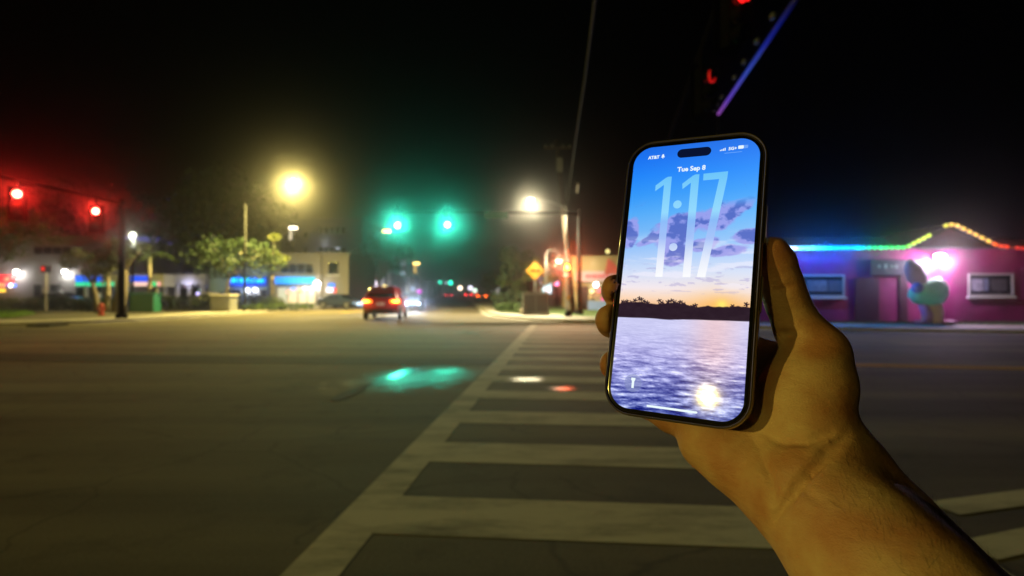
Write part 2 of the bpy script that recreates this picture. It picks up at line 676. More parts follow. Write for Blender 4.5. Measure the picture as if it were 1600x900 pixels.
# ---------------- main street mast with two green signals
base = Vector((4.25, 36.4, .12))
mast_arm('steel signal mast reaching over the main street with two green lights', base,
         [(4.25, 36.4, 6.5), (-.9, 36.2, 6.55), (-4, 36.1, 6.55), (-8.2, 36.0, 6.5)], m=mat('dull_mast_steel', (.03, .03, .03), .9, spec=0.0))
signal_head('traffic light showing green over the main street, left one above the red car', P(621, 352, 35.8), RAD(6), 'green', 1700,
            'green lights over the main street', lit_str=150)
signal_head('traffic light showing green over the main street, right one', P(699, 351, 35.8), RAD(4), 'green', 1700,
            'green lights over the main street', lit_str=150)
t = thing('street_name_sign', 'dark green street name board hanging from the signal mast beside the white lamp', 'street sign', P(775, 336, 35.95))
MB().box((-.75, -.015, -.22), (.75, .015, .22)).build('panel', mat('sign_green', (.01, .12, .07), .5), t)
MB().box((-.5, -.02, .22), (-.46, .02, .4)).build('bracket', STEEL, t)
MB().box((.46, -.02, .22), (.5, .02, .4)).build('bracket', STEEL, t)

# ---------------- mast on the far right corner (hidden pole), two red signals seen from the side
base = Vector((6.6, 25.6, .12))
mast_arm('black signal mast rising behind the phone with two red lights above the crossing', base,
         [(6.6, 25.6, 7.35), (4.74, 14.25, 7.6), (4.1, 10.6, 7.65), (3.5, 7.2, 7.7)], m=DARKP)
signal_head('traffic light seen from the side, red glint at the top edge above the phone', (4.12, 10.6, 6.95), RAD(30), 'red', 0,
            'side-on red lights above the phone', lit_str=.03, rim=2.2)
signal_head('traffic light seen from the side, fainter red glint just above the phone', (4.78, 14.25, 6.83), RAD(44), 'red', 0,
            'side-on red lights above the phone', lit_str=.015, rim=.5)

# ---------------- overhead bar; the blue-violet light on it is put in as emission
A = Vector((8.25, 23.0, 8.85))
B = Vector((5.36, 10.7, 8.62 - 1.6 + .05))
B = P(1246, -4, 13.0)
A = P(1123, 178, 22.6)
t = thing('overhead_bar', 'thin overhead bar with an added blue to violet glow, slanting above the phone', 'light bar', (A.x, A.y, .12))
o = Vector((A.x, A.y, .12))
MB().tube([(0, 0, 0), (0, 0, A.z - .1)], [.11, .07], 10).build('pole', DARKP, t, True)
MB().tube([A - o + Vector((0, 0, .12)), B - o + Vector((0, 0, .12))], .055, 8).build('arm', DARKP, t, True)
LB = bpy.data.materials.new('blue_violet_sheen')
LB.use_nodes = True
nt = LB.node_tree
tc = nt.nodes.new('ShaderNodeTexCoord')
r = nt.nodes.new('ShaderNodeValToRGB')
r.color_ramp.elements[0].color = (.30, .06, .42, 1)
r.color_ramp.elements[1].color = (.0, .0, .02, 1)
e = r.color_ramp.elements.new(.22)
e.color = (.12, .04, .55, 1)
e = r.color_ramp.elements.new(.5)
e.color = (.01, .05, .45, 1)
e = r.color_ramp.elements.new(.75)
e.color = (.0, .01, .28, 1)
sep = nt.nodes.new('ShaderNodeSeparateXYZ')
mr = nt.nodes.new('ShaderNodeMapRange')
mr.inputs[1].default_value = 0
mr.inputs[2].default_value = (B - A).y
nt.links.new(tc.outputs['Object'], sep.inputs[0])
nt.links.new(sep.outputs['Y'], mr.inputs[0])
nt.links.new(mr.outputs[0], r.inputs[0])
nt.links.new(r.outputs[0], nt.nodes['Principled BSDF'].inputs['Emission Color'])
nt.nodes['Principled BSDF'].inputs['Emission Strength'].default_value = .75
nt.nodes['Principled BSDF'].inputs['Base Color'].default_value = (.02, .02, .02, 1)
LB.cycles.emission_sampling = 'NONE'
MB().tube([A - o, B - o], .06, 8).build('sheen_tube', LB, t, True)
for k, (f_, s_) in enumerate(((.03, .3), (.10, .22), (.2, .2), (.42, .22), (.56, .24), (.72, .26), (.88, .28))):
    q = (A - o).lerp(B - o, f_) + Vector((-.22, 0, .10))
    MB().bbox((q.x - .05, q.y - .09, q.z - .06), (q.x + .05, q.y + .09, q.z + s_ * .3), .02).build('clamp', mat('clamp_grey', (.07, .08, .075), .5), t)


# ---------------- street lamps
def cobra(name, label, base, top, arm_end, head_rot, col, watts, rad=.09, m=STEEL, pole=True, head=1.0, group=None, estr=60, cutoff=True):
    base = Vector(base)
    t = thing(name, label, 'street lamp', base, 0, group)
    top, arm_end = Vector(top) - base, Vector(arm_end) - base
    if pole:
        MB().tube([(0, 0, 0), top * .5, top], [rad * 1.25, rad, rad * .8], 10).build('pole', m, t, True)
        MB().tube([(0, 0, 0), (0, 0, .35)], [rad * 2, rad * 1.7], 10).build('base', m, t)
    mid = top.lerp(arm_end, .5) + Vector((0, 0, .12))
    MB().tube([top - Vector((0, 0, .05)), mid, arm_end], [rad * .55, rad * .45, rad * .42], 8).build('arm', m, t, True)
    d = (arm_end - top)
    d.z = 0
    d.normalize()
    s = Vector((-d.y, d.x, 0))
    c = arm_end + d * .28 * head
    rings = []
    for (k, w, z0, z1) in ((-.34, .07, -.05, .05), (-.2, .13, -.07, .08), (0, .17, -.07, .10), (.22, .15, -.06, .08), (.36, .07, -.04, .04)):
        rings.append([c + d * k * head + s * (w * math.cos(a)) * head + Vector((0, 0, (z1 if math.sin(a) > 0 else -z0) * math.sin(a) * head + .04))
                      for a in [2 * math.pi * i / 10 for i in range(10)]])
    MB().loft(rings).build('lamp_housing', mat('lamp_grey', (.25, .25, .25), .5), t, True)
    b = MB().ball((c.x, c.y, c.z - .05 * head), .17 * head, 12, 6, (1, 1, .62))
    b.build('refractor', glow(name + '_glow_%g' % estr + str(round(col[2], 2)), col, estr), t, True)
    if watts:
        if cutoff:      # downward optics: little light leaves near the horizontal
            lamp('lamp_light', 'SPOT', (c.x, c.y, c.z - .24 * head), col, watts, t, .10, (0, 0, -1), RAD(176), .62)
        else:
            lamp('lamp_light', 'POINT', (c.x, c.y, c.z - .24 * head), col, watts, t, .10)
    return t


YEL = (1.0, .78, .22)
WARM = (1.0, .86, .52)
b0 = G(382, 488)
b0.z = .12
cobra('street_lamp', 'tall street lamp glowing yellow with a slanting arm above the left pavement', b0, P(383, 318, b0.y), P(452, 282, b0.y), 0, YEL, 34000, estr=160, m=mat('lamp_pole_grey', (.035, .035, .033), .8, spec=.1))
# lamp on the wooden pole
UP = Vector((4.05, 37.9, .12))
UT = Vector((2.95, 38.1, 11.6))
t = thing('utility_pole', 'leaning weathered wooden utility pole at the end of the crossing', 'utility pole', UP)
MB().tube([(0, 0, 0), (UT - UP) * .5, UT - UP], [.19, .16, .12], 12).build('pole', WOOD, t, True)
q = (UT - UP) * .86
MB().box((q.x - .16, q.y - .42, q.z - .55), (q.x + .22, q.y - .14, q.z + .35)).build('transformer', mat('transformer_grey', (.16, .17, .17), .5), t)
q = (UT - UP) * .95
MB().box((q.x - .9, q.y - .2, q.z - .06), (q.x + .9, q.y - .1, q.z + .06)).build('crossarm', WOOD, t)
for k in (-.8, -.35, .35, .8):
    MB().tube([(q.x + k, q.y - .15, q.z + .06), (q.x + k, q.y - .15, q.z + .24)], [.05, .035], 8).build('insulator', mat('porcelain', (.4, .4, .38), .3), t)
q = (UT - UP) * .62
MB().tube([(q.x + .18, q.y - .1, .1), (q.x - .05 + .25, q.y - .16, q.z)], .05, 8).build('conduit', STEEL, t)
cobra('street_lamp', 'bright white street lamp on an arm from the wooden pole', Vector((3.42, 37.75, 7.05)), Vector((3.42, 37.75, 7.15)),
      P(836, 312, 37.3), 0, WARM, 15000, pole=False, estr=140, head=1.05)
# street lamp behind the photographer (seen mirrored in the phone's glass)
HITP = Vector((.1089, .3255, 1.4425))
LD = Vector((-.7177, -.7531, .2534)).normalized()
LP = HITP + LD * 29.0
cobra('street_lamp', 'yellow street lamp behind the camera, mirrored near the bottom of the phone screen', (LP.x - 2.0, LP.y - 1.8, .0),
      (LP.x - 2.0, LP.y - 1.8, LP.z - .2), (LP.x - .3, LP.y - .25, LP.z + .1), 0, (1.0, .79, .13), 3600, estr=70, head=1.5, cutoff=False)

# street lamp on the near left corner, out of the picture: it lights the hand from the left
KP = Vector((.17, .3, 1.42)) + Vector((-.93, -.35, .165)).normalized() * 46
cobra('street_lamp', 'distant yellow street lamp to the left of the camera, lighting the hand', (KP.x - 1.9, KP.y - 1.2, .0),
      (KP.x - 1.9, KP.y - 1.2, KP.z - .2), (KP.x - .2, KP.y - .1, KP.z + .1), 0, (1.0, .79, .13), 27000, estr=95, head=1.2, cutoff=False)

# gooseneck lantern right of the tree
b0 = P(853, 488, 42)
b0.z = .12
t = thing('lantern_post', 'slim hooked lantern post behind the yellow diamond sign', 'street lamp', b0)
z1 = P(853, 400, 42).z - .12
pts = [(0, 0, 0), (0, 0, z1)] + [(.47 - .47 * math.cos(a), 0, z1 + .47 * math.sin(a)) for a in [RAD(k) for k in range(15, 181, 15)]] + [(.94, 0, z1 - .12)]
MB().tube(pts, [.055] * 2 + [.035] * (len(pts) - 2), 8).build('post', STEEL, t, True)
MB().tube([(.94, 0, z1 - .12), (.94, 0, z1 - .32)], [.08, .24], 12).build('lamp_shade', STEEL, t)
MB().ball((.94, 0, z1 - .36), .2, 12, 6, (1, 1, .6)).build('bulb', glow('lantern_glow', (1, .78, .5), 9), t, True)
lamp('lantern_light', 'POINT', (.94, 0, z1 - .58), (1, .75, .45), 420, t, .08)

# small far street lamps
for (x, y, Y, col, lab, s) in (
        (603, 363, 75, (1, .72, .2), 'small far yellow street lamp just left of the left green light', 1.3),
        (650, 413, 110, (1, .62, .15), 'small far orange street lamp between the two green lights', 1.5),
        (457, 358, 60, (1, .85, .6), 'lantern-headed white lamp post above the cream shop', 1.0)):
    q = P(x, y, Y)
    t = thing('lamp_post', lab, 'street lamp', (q.x, q.y, .1))
    MB().tube([(0, 0, 0), (0, 0, q.z)], [.12, .08], 8).build('pole', DARKP, t, True)
    b = MB().bbox((-.35 * s, -.2, q.z - .1), (.45 * s, .2, q.z + .16 * s), .06)
    b.build('lamp_head', glow('far_lamp_%d' % x, col, 6), t)
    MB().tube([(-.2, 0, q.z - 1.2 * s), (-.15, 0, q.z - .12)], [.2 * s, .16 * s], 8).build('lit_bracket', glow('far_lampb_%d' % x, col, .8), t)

# pedestrian signal poles
b0 = G(888, 498)
b0.z = .12
t = thing('pedestrian_signal', 'pedestrian signal with an orange-red hand on a short pole by the wooden pole', 'pedestrian signal', b0)
MB().tube([(0, 0, .2), (0, 0, 3.3)], .065, 10).build('post', STEEL, t, True)
MB().loft([[(.22 * math.cos(a), .22 * math.sin(a), 0) for a in [2 * math.pi * i / 8 for i in range(8)]],
           [(.2 * math.cos(a), .2 * math.sin(a), .22) for a in [2 * math.pi * i / 8 for i in range(8)]],
           [(.09 * math.cos(a), .09 * math.sin(a), .36) for a in [2 * math.pi * i / 8 for i in range(8)]]]).build('base_cover', DARKP, t)
zc = P(884, 417, b0.y).z - .12
MB().bbox((-.32, -.17, zc - .24), (.14, .05, zc + .24), .03).build('housing', BLACK, t)
hand_poly = MB()
hand_poly.bbox((-.20, -.195, zc - .16), (0.02, -.18, zc + .01), .004)
for k in range(4):
    hand_poly.box((-.195 + k * .056, -.195, zc + .012), (-.155 + k * .056, -.18, zc + (.13, .16, .15, .11)[k]))
hand_poly.box((.022, -.195, zc - .09), (.06, -.18, zc + .03))
hand_poly.build('hand_symbol', glow('ped_orange', (1, .22, .02), 26), t)
MB().box((-.3, -.19, zc - .52), (-.02, -.17, zc - .4)).build('countdown', glow('ped_dim', (1, .4, .25), 3), t)
MB().bbox((-.09, -.13, .95), (.07, -.06, 1.2), .01).build('push_button', mat('button_yellow', (.5, .35, .03), .5), t)
lamp('ped_light', 'SPOT', (-.09, -.24, zc), (1, .08, .012), 1300, t, .06, (-.09, -1, -.04), RAD(60), .8)

b0 = G(72, 489)
b0.z = .12
t = thing('pedestrian_signal', 'pedestrian signal with a dim red light on a pale pole at the left corner', 'pedestrian signal', b0)
MB().tube([(0, 0, 0), (0, 0, 3.4)], .075, 10).build('post', mat('pale_post', (.45, .43, .38), .6), t, True)
zc = P(70, 420, b0.y).z - .12
MB().bbox((-.26, -.2, zc - .26), (.3, .1, zc + .24), .03).build('housing', BLACK, t)
MB().box((-.2, -.22, zc - .14), (.05, -.205, zc + .14)).build('hand_symbol', glow('ped_red', (1, .03, .02), 1.1), t)
MB().bbox((-.12, -.16, 1.3), (.16, -.08, 1.62), .02).build('push_button', mat('pale_post', (.45, .43, .38)), t)

# ---------------- cabinets, hydrant, posts, signs
CAB = mat('cabinet_grey', (.26, .26, .25), .5, .2, noise=.15, nscale=3)
t = thing('utility_cabinet', 'grey metal signal cabinet standing left of the wooden pole', 'cabinet', (1.45, 35.6, .125), RAD(3))
MB().bbox((-.80, -.3, .12), (.80, .3, 1.36), .04).build('body', CAB, t)
MB().box((-.84, -.34, 0), (.84, .34, .12)).build('plinth', KERB, t)
for k in (-1, 1):
    MB().box((.02 * k if k > 0 else -.74, -.325, .2), (.74 if k > 0 else -.02, -.302, 1.24)).build('door', mat('cabinet_door', (.06, .06, .06), .5), t)
MB().box((-.82, -.33, 1.362), (.82, .32, 1.41)).build('lid', CAB, t)
t = thing('utility_cabinet', 'pale grey cabinet with a lamplit top on the left pavement', 'cabinet', G(350, 489) + Vector((0, 0, .125)), RAD(-8))
MB().bbox((-.78, -.5, 0), (.78, .5, 1.12), .06).build('body', CAB, t)
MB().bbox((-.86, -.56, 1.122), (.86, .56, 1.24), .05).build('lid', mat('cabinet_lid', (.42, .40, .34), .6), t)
MB().box((-.7, -.515, .1), (-.02, -.502, 1.0)).build('door', CAB, t)
MB().box((.02, -.515, .1), (.7, -.502, 1.0)).build('door', CAB, t)
t = thing('utility_cabinet', 'dark green utility box between the yellow post and the hedge', 'cabinet', G(227, 490) + Vector((0, 0, .125)), RAD(4))
MB().bbox((-.85, -.5, 0), (.85, .5, 1.25), .06).build('body', mat('box_green', (.01, .10, .07), .5), t)
MB().bbox((-.9, -.55, 1.252), (.9, .55, 1.34), .04).build('lid', mat('box_green', (.01, .10, .07), .5), t)
b0 = G(158, 496)
b0.z = .12
t = thing('fire_hydrant', 'red fire hydrant on the left pavement', 'hydrant', b0)
MB().tube([(0, 0, 0), (0, 0, .06), (0, 0, .07), (0, 0, .55)], [.2, .2, .13, .12], 12).build('barrel', mat('hydrant_red', (.35, .03, .015), .5), t)
MB().ball((0, 0, .58), .145, 12, 6).build('bonnet', mat('hydrant_red'), t, True)
MB().tube([(-.22, 0, .42), (.22, 0, .42)], .06, 8).build('outlet', mat('hydrant_red'), t)
MB().tube([(0, -.2, .38), (0, 0, .38)], .075, 8).build('pumper_nozzle', mat('hydrant_red'), t)
MB().tube([(0, 0, .7), (0, 0, .78)], .035, 6).build('operating_nut', mat('hydrant_red'), t)
b0 = G(193, 496)
b0.z = .12
t = thing('bollard', 'short yellow marker post beside the red hydrant', 'bollard', b0)
MB().tube([(0, 0, 0), (0, 0, .9), (0, 0, .98)], [.085, .085, .04], 10).build('post', mat('post_yellow', (.5, .36, .02), .5), t, True)
MB().tube([(0, 0, .72), (0, 0, .84)], .089, 10).build('reflective_band', mat('band', (.6, .6, .55), .3), t, True)
# diamond sign
b0 = P(836, 0, 39.5)
b0.z = .12
t = thing('warning_sign', 'yellow diamond warning sign on a post behind the grey cabinet', 'road sign', b0)
zc = P(835, 423, 39.5).z - .12
MB().tube([(0, .04, 0), (0, .04, zc + .5)], .04, 8).build('post', STEEL, t)
d_ = .64
MB().add([(0, -.02, zc - d_), (d_, -.02, zc), (0, -.02, zc + d_), (-d_, -.02, zc), (0, 0, zc - d_), (d_, 0, zc), (0, 0, zc + d_), (-d_, 0, zc)],
         [(0, 1, 2, 3), (7, 6, 5, 4), (0, 4, 5, 1), (1, 5, 6, 2), (2, 6, 7, 3), (3, 7, 4, 0)]).build('panel', mat('sign_yellow', (.30, .14, .008), .45), t)
MB().add([(-.36, -.026, zc - .06), (.22, -.026, zc - .06), (.22, -.026, zc - .17), (.42, -.026, zc + .0), (.22, -.026, zc + .17), (.22, -.026, zc + .06), (-.36, -.026, zc + .06)],
         [(0, 1, 2, 3, 4, 5, 6)]).build('arrow_symbol', BLACK, t)
# storm drain mouth in the left kerb
A, B = G(52, 510), G(102, 509)
drain = struct(MB().box((A.x, 25.1, .01), (B.x, 26.2, .10), 0).build('storm_drain', mat('drain_dark', (.01, .01, .01), .9)))

# overhead cable towards the camera
t = thing('overhead_cable', 'thick grey overhead cable climbing from the wooden pole past the phone', 'cable', (3.3, 37.6, 8.2))
o = Vector((3.3, 37.6, 8.2))
MB().tube([P(887, 312, 37.4) - o, P(900, 215, 28) - o, P(915, 118, 21) - o, P(930, 0, 15.4) - o, Vector((1.9, 6, 8.75)) - o, Vector((1.6, -12, 9.2)) - o],
          [.05, .05, .045, .04, .04, .04], 8).build('cable', mat('cable_grey', (.10, .11, .12), .8, spec=0.0), t, True)
MB().tube([P(902, 300, 31) - o, P(903.5, 287, 29.6) - o], .07, 8).build('splice', mat('splice_grey', (.4, .4, .4), .4), t)

# ================================================================== buildings
DGLASS = mat('dark_glass', (.01, .012, .015), .08, spec=.6)
FRAME = mat('window_frame_grey', (.18, .18, .18), .5)


def building(label, xa, xb, ytop, Y, depth, m, parapet=True, name='shop_building', base=.115):
    a = P(xa, HZ, Y)
    w = (xb - xa) / F * Y
    h = P(0, ytop, Y).z - base
    t = thing(name, label, 'building', (a.x, Y, base))
    MB().box((0, 0, 0), (w, depth, h)).build('wall', m, t)
    if parapet:
        MB().box((-.08, -.08, h + .002), (w + .08, depth, h + .22)).build('parapet', m, t)
    t['w'] = w
    t['h'] = h
    return t, w, h


def win(t, x0, x1, z0, z1, pane=None, sill=False, fr=.07, frm=None, y=0.0, mull=0):
    b = MB()
    frm = frm or FRAME
    b.box((x0, y - .06, z0), (x0 + fr, y - .002, z1))
    b.box((x1 - fr, y - .06, z0), (x1, y - .002, z1))
    b.box((x0 + fr, y - .06, z1 - fr), (x1 - fr, y - .002, z1))
    b.box((x0 + fr, y - .06, z0), (x1 - fr, y - .002, z0 + fr))
    for k in range(mull):
        xm = x0 + (x1 - x0) * (k + 1) / (mull + 1)
        b.box((xm - .025, y - .055, z0 + fr), (xm + .025, y - .004, z1 - fr))
    o = b.build('window', frm, t)
    MB().box((x0 + fr, y - .025, z0 + fr), (x1 - fr, y - .006, z1 - fr)).build('pane', pane or DGLASS, o)
    if sill:
        MB().box((x0 - .06, y - .14, z0 - .08), (x1 + .06, y - .003, z0 - .003)).build('sill', mat('sill_white', (.6, .6, .6), .6), o)
    return o


def px2(t, Y, x, y):
    q = P(x, y, Y)
    return q.x - t.location.x, q.z - t.location.z


def wall_light(t, x, z, col, watts, e=12, r=.2, y=-.35, down=True, name='wall_lamp'):
    MB().tube([(x, 0, z + .25), (x, y * .6, z + .32), (x, y, z + .18)], .03, 6).build('lamp_bracket', DARKP, t)
    o = MB().ball((x, y, z), r, 12, 6, (1, 1, .8)).build(name, glow('wl%.2f%.2f%.2f_%g' % (*col, e), col, e), t, True)
    if watts:
        lamp('wall_light', 'POINT', (x, y - .05, z - r - .06), col, watts, t, .06)
    return o


GREYW = mat('grey_render', (.20, .19, .20), .85, noise=.15, nscale=.8)
CREAM = mat('cream_render', (.16, .15, .125), .85, noise=.12, nscale=.8)
TEALW = mat('teal_render', (.20, .30, .28), .85, noise=.12, nscale=.8)
VIOLW = mat('violet_render', (.30, .28, .50), .85, noise=.12)
DKW = mat('dark_grey_render', (.16, .16, .165), .85, noise=.15, nscale=.5)

# --- grey shop with gooseneck wall lamps, far left
Y = 58
t, w, h = building('grey shop with two cone-shaped wall lamp glows at the far left', -60, 165, 372, Y, 14, GREYW)
for x in (32, 107):
    lx, lz = px2(t, Y, x, 425)
    wall_light(t, lx, lz, (1, .97, .86), 130, 14, .24, y=-.5)
for (xa, xb) in ((-45, -8), (52, 66), (78, 96), (118, 134), (140, 158)):
    x0, z0 = px2(t, Y, xa, 476)
    x1, z1 = px2(t, Y, xb, 444)
    win(t, x0, x1, .5, z1, sill=True)
x0, z0 = px2(t, Y, 52, 398)
x1, z1 = px2(t, Y, 112, 384)
win(t, x0, x1, z0, z1, mull=3)
MB().box((0, -.5, h - .9), (w, -.003, h - .55)).build('cornice', GREYW, t)
q = P(9, 436, Y - .6)
t = thing('shop_sign', 'glowing red box sign at the left edge over small yellow and blue lights', 'sign', q)
MB().bbox((-1.5, -.12, -.42), (.75, .12, .42), .04).build('sign_box', glow('sign_red', (1, .01, .03), 1.7), t)
MB().bbox((.0, -.2, -.2), (.5, -.13, .15), .03).build('bright_patch', glow('sign_redo', (1, .16, .06), 3), t)
q = P(9, 446, Y - .7)
t = thing('window_display', 'row of small orange, violet and white lights under the red sign', 'lights', q)
for (dx, dz, c, s) in ((-.6, .05, (1, .3, .1), 2), (-.2, .05, (1, .3, .1), 2), (.2, 0, (.3, .1, .8), .8), (.55, 0, (1, .9, .8), 6), (.85, 0, (.1, .3, 1), 2.5), (-.5, -.5, (1, .6, .05), 2), (-.2, -.5, (1, .6, .05), 2)):
    MB().bbox((dx - .2, -.06, dz - .16), (dx + .18, .06, dz + .16), .03).build('light_block', glow('disp%.1f%.1f' % (dx, dz), c, s), t)

# --- blue and green canopy
Y = 56
a = P(116, HZ, Y)
t = thing('canopy', 'low station canopy edged with blue and green light strips behind the left trees', 'canopy', (a.x, Y, .115))
wc = (255 - 116) / F * Y
z0 = P(0, 448, Y).z - .115
z1 = P(0, 430, Y).z - .115
MB().box((0, .1, z0), (wc, 1.9, z1 + .1)).build('roof_slab', mat('canopy_white', (.5, .5, .5), .6), t)
for (xa, xb, c, s, lo, hi, nm) in ((118, 158, (.0, .13, 1), 1.3, 431, 440.4, 'blue_strip'), (204, 231, (.0, .10, 1), 1.1, 431, 440, 'blue_strip'),
                                   (118, 159, (.0, 1, .42), .85, 440.8, 446.5, 'green_strip'), (164, 177, (.0, 1, .42), .85, 440.8, 446.5, 'green_strip'),
                                   (206, 231, (1, .62, .5), 1.3, 440.8, 446.5, 'white_strip'), (237, 244, (.0, 1, .3), .9, 440.8, 446.5, 'green_strip'), (245, 250, (1, .4, .35), 1.3, 440.8, 446.5, 'red_strip')):
    x0 = P(xa, 0, Y).x - a.x
    x1 = P(xb, 0, Y).x - a.x
    MB().bbox((x0, -.06, P(0, hi, Y).z - .115), (x1, .098, P(0, lo, Y).z - .115), .02).build(nm, glow('cn%d%d' % (xa, int(lo)), c, s), t)
for x in (.8, wc * .45, wc - .8):
    MB().box((x - .12, .3, 0), (x + .12, .54, z0 - .003)).build('column', mat('canopy_white'), t)
for i, x in enumerate((1.6, 3.9, 6.3)):
    MB().bbox((x - .25, .7, .0), (x + .25, 1.2, 1.35), .05).build('pump', mat('pump_pale', (.4, .42, .42), .5), t)
lamp('canopy_light', 'POINT', (wc * .5, 1.0, z0 - .35), (.6, .9, .85), 40, t, .2)
# --- blue-lit building behind canopy
Y = 84
t, w, h = building('building washed in deep blue light behind the canopy', 166, 268, 372, Y, 12, VIOLW)
for (x, wt) in ((182, 900), (215, 1000), (252, 1100)):
    lx, lz = px2(t, Y, x, 436)
    MB().bbox((lx - .3, -.9, lz - .1), (lx + .3, -.6, lz + .1), .03).build('flood_lamp', glow('blueflood', (.1, .12, 1), 4), t)
    lamp('flood_light', 'POINT', (lx, -1.2, lz + .3), (.12, .14, 1), wt, t, .1)
for (xa, xb) in ((172, 190), (218, 234), (240, 258)):
    x0, z0 = px2(t, Y, xa, 410)
    x1, z1 = px2(t, Y, xb, 390)
    win(t, x0, x1, z0, z1, mull=1)
# pylon light
q = P(207, 400, 46)
zt = P(207, 364, 46).z
t = thing('pylon_light', 'tall glowing white upright light among the left trees', 'light column', (q.x, 46, .12))
MB().tube([(0, 0, 0), (0, 0, q.z - .12)], .09, 8).build('pole', DARKP, t)
MB().bbox((-.17, -.12, q.z - .115), (.17, .12, zt - .35), .05).build('light_tube', glow('pylon', (.95, 1, .8), 1.3), t)
MB().ball((0, 0, zt - .3), .26, 12, 6).build('globe', glow('pylon2', (.97, 1, .8), 3.2), t, True)
lamp('pylon_lamp', 'POINT', (.1, -.45, zt - .5), (.95, 1, .8), 160, t, .15)
# --- white low building with columns
Y = 64
t, w, h = building('low white arcade with pale columns left of the blue neon shop', 262, 345, 429, Y, 8, mat('arcade_white', (.42, .42, .46), .8), parapet=False)
MB().box((-.2, -1.6, h - 1.15), (w + .2, -.003, h - .02)).build('fascia', mat('arcade_white'), t)
for x in (.5, 1.9, 3.2, 4.6, w - .5):
    MB().box((x - .14, -1.5, 0), (x + .14, -1.2, h - 1.153)).build('column', mat('arcade_white'), t)
for i in range(3):
    win(t, 1.0 + i * 1.6, 2.2 + i * 1.6, .5, 1.9)
for (x, z, c) in ((3.9, 1.25, (.6, .5, 1)), (4.9, 1.2, (.9, .9, 1))):
    MB().ball((x, -1.0, z), .17, 10, 6).build('lamp_globe', glow('arcg%.1f' % x, c, 3), t, True)
lamp('arcade_light', 'POINT', (w * .55, -2.2, 2.3), (.75, .72, 1), 50, t, .15)
t, w, h = building('dark gabled block behind the white arcade', 270, 335, 392, 78, 10, mat('dusk_render', (.12, .11, .17), .9), parapet=False, name='house')
MB().add([(-.4, -.4, h), (w + .4, -.4, h), (w + .4, 10, h), (-.4, 10, h), (w * .5, -.4, h + 2.2), (w * .5, 10, h + 2.2)],
         [(0, 1, 4), (2, 3, 5), (0, 4, 5, 3), (1, 2, 5, 4), (0, 3, 2, 1)]).build('roof', mat('dark_roof', (.05, .05, .06), .8), t)
win(t, w * .62, w * .8, h - 1.9, h - .8)
# --- teal shop with blue neon
Y = 61
t, w, h = building('teal shop front with a broken row of blue neon letters', 328, 428, 402, Y, 10, TEALW)
for (xa, xb) in ((352, 378), (386, 418)):
    x0, z0 = px2(t, Y, xa, 474)
    x1, z1 = px2(t, Y, xb, 452)
    win(t, x0, x1, .5, z1, mull=2)
for x in (388, 401):
    lx, lz = px2(t, Y, x, 453)
    wall_light(t, lx, lz, (.9, .92, 1), 25, 5, .26)
q = P(386, 438, Y - .35)
s = thing('neon_sign', 'broken row of blue neon strokes on the teal shop', 'neon sign', q)
MB().bbox((-1.95, .0, -.62), (2.05, .12, .42), .04).build('backing', mat('neon_back', (.0, .03, .5), .5, emit=(0, .06, 1), estr=.35, sample='NONE'), s)
rr = random.Random(4)
xx = -1.75
k = 0
while xx < 1.85:
    ww = rr.choice((.1, .24, .3))
    if -.42 < xx < -.05:
        xx += .3
        continue
    hh = .24
    MB().bbox((xx, -.08, -hh), (xx + ww * .9, -.003, hh), .03).build('neon_stroke', glow('neon_b%d' % (k % 3), ((0, .25, 1), (0, .6, 1), (0, .7, 1))[k % 3], 2.6), s)
    xx += ww + .09
    k += 1
MB().bbox((-.12, -.09, .05), (.08, -.004, .34), .03).build('neon_stroke', glow('neon_green', (.02, 1, .3), 1.4), s)
lamp('neon_light', 'POINT', (0, -1.3, -.2), (0, .15, 1), 160, s, .5)
# --- cream shop with cyan neon
Y = 59
t, w, h = building('cream two-storey shop with a long cyan neon sign and lit shopfront', 424, 546, 398, Y, 11, CREAM)
x0, z0 = px2(t, Y, 438, 431)
x1, z1 = px2(t, Y, 490, 411)
win(t, x0, x1, z0 + .25, z1, mull=3)
x0, z0 = px2(t, Y, 512, 431)
x1, z1 = px2(t, Y, 530, 408)
win(t, x0, x1, z0 + .1, z1, sill=True)
for xa in (424, 494, 537):
    x0, _ = px2(t, Y, xa, 0)
    MB().box((x0, -.35, 0), (x0 + .6, -.003, h - .01)).build('pilaster', CREAM, t)
SHOPLIT = mat('lit_shop_interior', (.5, .45, .4), .6, emit=(1, .66, .5), estr=.42, noise=0, sample='NONE')
for i, (xa, xb) in enumerate(((434, 449), (450, 465), (466, 480), (481, 493))):
    x0, _ = px2(t, Y, xa, 0)
    x1, z1 = px2(t, Y, xb, 449)
    win(t, x0, x1, .25, z1, pane=(mat('lit_shop_cool', (.4, .42, .42), .5, emit=(.75, .85, .85), estr=.22, sample='NONE') if i == 0 else SHOPLIT), frm=mat('pale_frame', (.45, .43, .42), .5))
for (x, y, c, s_) in ((459, 451, (.25, .4, 1), 1.6), (452, 456, (1, .5, .25), 1.4), (468, 455, (1, .35, .12), 1.8), (489, 450, (1, .9, .85), 3), (478, 450, (1, .95, .9), 2)):
    lx, lz = px2(t, Y, x, y)
    MB().bbox((lx - .28, -.14, lz - .16), (lx + .28, -.07, lz + .16), .04).build('display_light', glow('dl%d' % x, c, s_), t)
lx, lz = px2(t, Y, 499, 443)
wall_light(t, lx, lz, (1, .94, .95), 120, 14, .30, y=-.75)
lamp('shopfront_light', 'POINT', (w * .42, -1.3, 2.0), (1, .75, .6), 60, t, .2)
q = P(461, 438, Y - .45)
s = thing('neon_sign', 'long cyan neon bar sign on the cream shop', 'neon sign', q)
